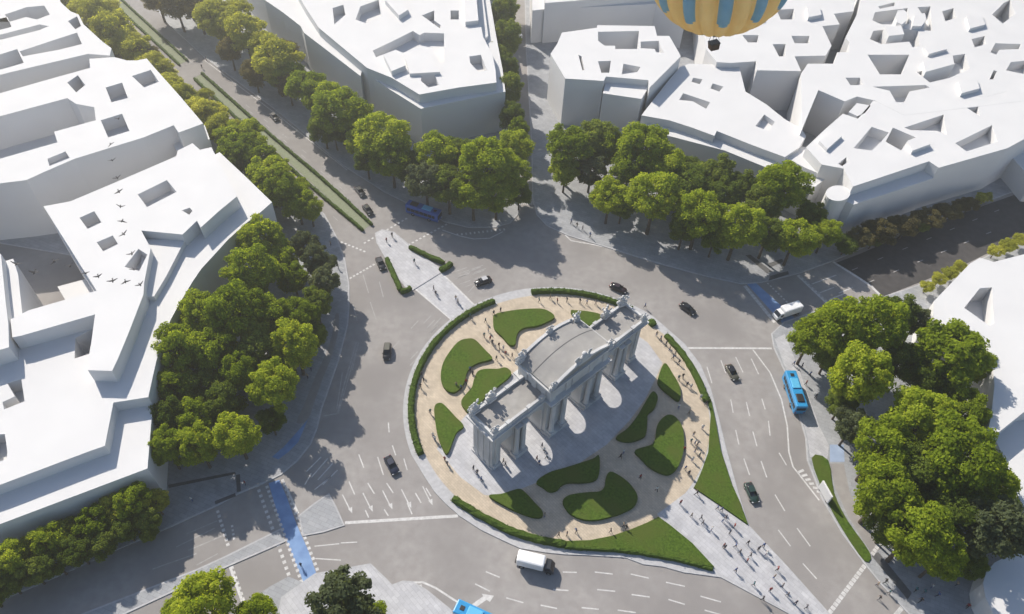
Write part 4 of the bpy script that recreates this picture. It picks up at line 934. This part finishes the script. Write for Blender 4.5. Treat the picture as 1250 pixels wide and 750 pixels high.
crowd([(1116,722),(1126,725),(1136,718),(1143,728),(1179,742),(1166,715),(1122,735)], 'on pavement below the right grove', 'left', .13, 0, lambda q: q[0], 'people below the right grove')
crowd([(697,273),(704,278),(711,281),(720,290)], 'on the far pavement at the grove corner', 'left', .13, 0, lambda q: q[0], 'people at the far grove corner')
crowd([(479,290),(506,322),(472,296)], 'on the triangular traffic island', 'left', .13, -45, lambda q: q[0], 'people on the triangular island')
crowd([(368,692)], 'walking on the blue crossing', 'left', .02, -70, lambda q: q[0], 'people on the blue crossing')
crowd([(247,84),(252,74)], 'in the hazy avenue gap', 'left', .01, 0, lambda q: q[0], 'people in the avenue gap')
crowd([(380,452),(376,462),(404,300),(235,612),(404,318),(413,328),(300,592)], 'beside the curved building grove', 'far side', .13, 70, lambda q: q[1], 'people by the curved building grove')
crowd([(787,376)], 'on the kerb behind the right arch end', 'left', .15, 0, lambda q: q[0], 'people right of the arch end')
# ------------------------------------------------------------------ birds
M_bird = plain('bird_feathers', (.025, .025, .028), .8)
def bird_mesh(flap):
    bm = bmesh.new(); ball(bm, (0, 0, 0), .16, 2, (1.9, .8, .7)); ball(bm, (.30, 0, .05), .09, 2); cyl(bm, (.36, 0, .04), (.47, 0, .02), .03, .004, 6)
    vs = [bm.verts.new(p) for p in ((-.24, -.05, .02), (-.24, .05, .02), (-.55, .13, .0), (-.55, -.13, .0))]; bm.faces.new(vs)
    for s in (-1, 1):
        pts = [(.16, 0, .05), (.20, .32, .05 + flap * .5), (.02, .78, .05 + flap), (-.06, .74, .04 + flap), (-.10, .35, .03 + flap * .5), (-.16, 0, .03)]
        t = [bm.verts.new((x, s * y, z)) for x, y, z in pts]; b = [bm.verts.new((x, s * y, z - .02)) for x, y, z in pts]
        bm.faces.new(t); bm.faces.new(b[::-1])
        for i in range(6): bm.faces.new((t[i], t[(i + 1) % 6], b[(i + 1) % 6], b[i]))
    bmesh.ops.recalc_face_normals(bm, faces=bm.faces)
    me = bpy.data.meshes.new('bird'); bm.to_mesh(me); bm.free(); me.materials.append(M_bird); return me
BM = [bird_mesh(f) for f in (.42, .2, .02, -.2, .3)]
for i, q in enumerate([(145,145),(135,176),(137,196),(143,217.5),(145,234),(147,252.6),(149,270),(151,286),(161,310),(163,329),(171,348),(153,344),(137.6,343),(120,337.6),(104,333.6),(85.6,325),(66,319),(42,332.6),(20,322.6)]):
    p = G(q[0], q[1], 66); o = bpy.data.objects.new('bird', BM[(i * 3) % 5]); COL.objects.link(o); o.location = p; o.rotation_euler = (R(pr.uniform(-28, 28)), R(pr.uniform(-12, 12)), R(-62 + pr.uniform(-28, 28))); o.scale = (pr.uniform(.68, .84),) * 3
    tag(o, f'{ordinal(i)} dark bird along the flock, counting from the hazy end', 'bird', 'birds flying over the left roofs')
# ------------------------------------------------------------------ light, sky, render settings
SUN_EL = R(37); sx, sy = -.616, .788          # horizontal direction towards the sun
sd = bpy.data.lights.new('sun', 'SUN'); sd.energy = 4.9; sd.angle = R(.6); sd.color = (1, .925, .82)
so = bpy.data.objects.new('sun', sd); COL.objects.link(so)
dirv = Vector((sx * math.cos(SUN_EL), sy * math.cos(SUN_EL), math.sin(SUN_EL)))
so.rotation_euler = dirv.to_track_quat('Z', 'Y').to_euler(); so.location = dirv * 400
w = bpy.data.worlds.new('World'); SC.world = w; w.use_nodes = True
nt = w.node_tree; bg = nt.nodes['Background']
sk = nt.nodes.new('ShaderNodeTexSky'); sk.sky_type = 'NISHITA'; sk.sun_disc = False; sk.sun_elevation = SUN_EL; sk.sun_rotation = math.atan2(sx, sy) % (2 * math.pi)
sk.altitude = 600; sk.air_density = 1.0; sk.dust_density = .3; sk.ozone_density = 1.5
nt.links.new(sk.outputs['Color'], bg.inputs['Color']); bg.inputs['Strength'].default_value = .10
SC.view_settings.view_transform = 'Standard'; SC.view_settings.look = 'None'; SC.view_settings.gamma = 1; SC.view_settings.use_curve_mapping = False
SC.view_settings.exposure = .64
SC.render.engine = 'CYCLES'
SC.cycles.use_denoising = True; SC.cycles.max_bounces = 8; SC.cycles.diffuse_bounces = 6; SC.cycles.transparent_max_bounces = 6
SC.cycles.volume_bounces = 0
# haze over the city
bm = bmesh.new(); box(bm, 0, 100, 65.5, 1400, 1400, 133); me = bpy.data.meshes.new('haze'); bm.to_mesh(me); bm.free()
hm = bpy.data.materials.new('haze'); hm.use_nodes = True; hn = hm.node_tree
for n in list(hn.nodes): hn.nodes.remove(n)
ho = hn.nodes.new('ShaderNodeOutputMaterial'); pv = hn.nodes.new('ShaderNodeVolumePrincipled')
pv.inputs['Color'].default_value = (1, .965, .9, 1); pv.inputs['Density'].default_value = .0008; pv.inputs['Anisotropy'].default_value = .68
hn.links.new(pv.outputs[0], ho.inputs['Volume']); me.materials.append(hm)
hz = bpy.data.objects.new('haze', me); COL.objects.link(hz); tag(hz, kind='stuff')
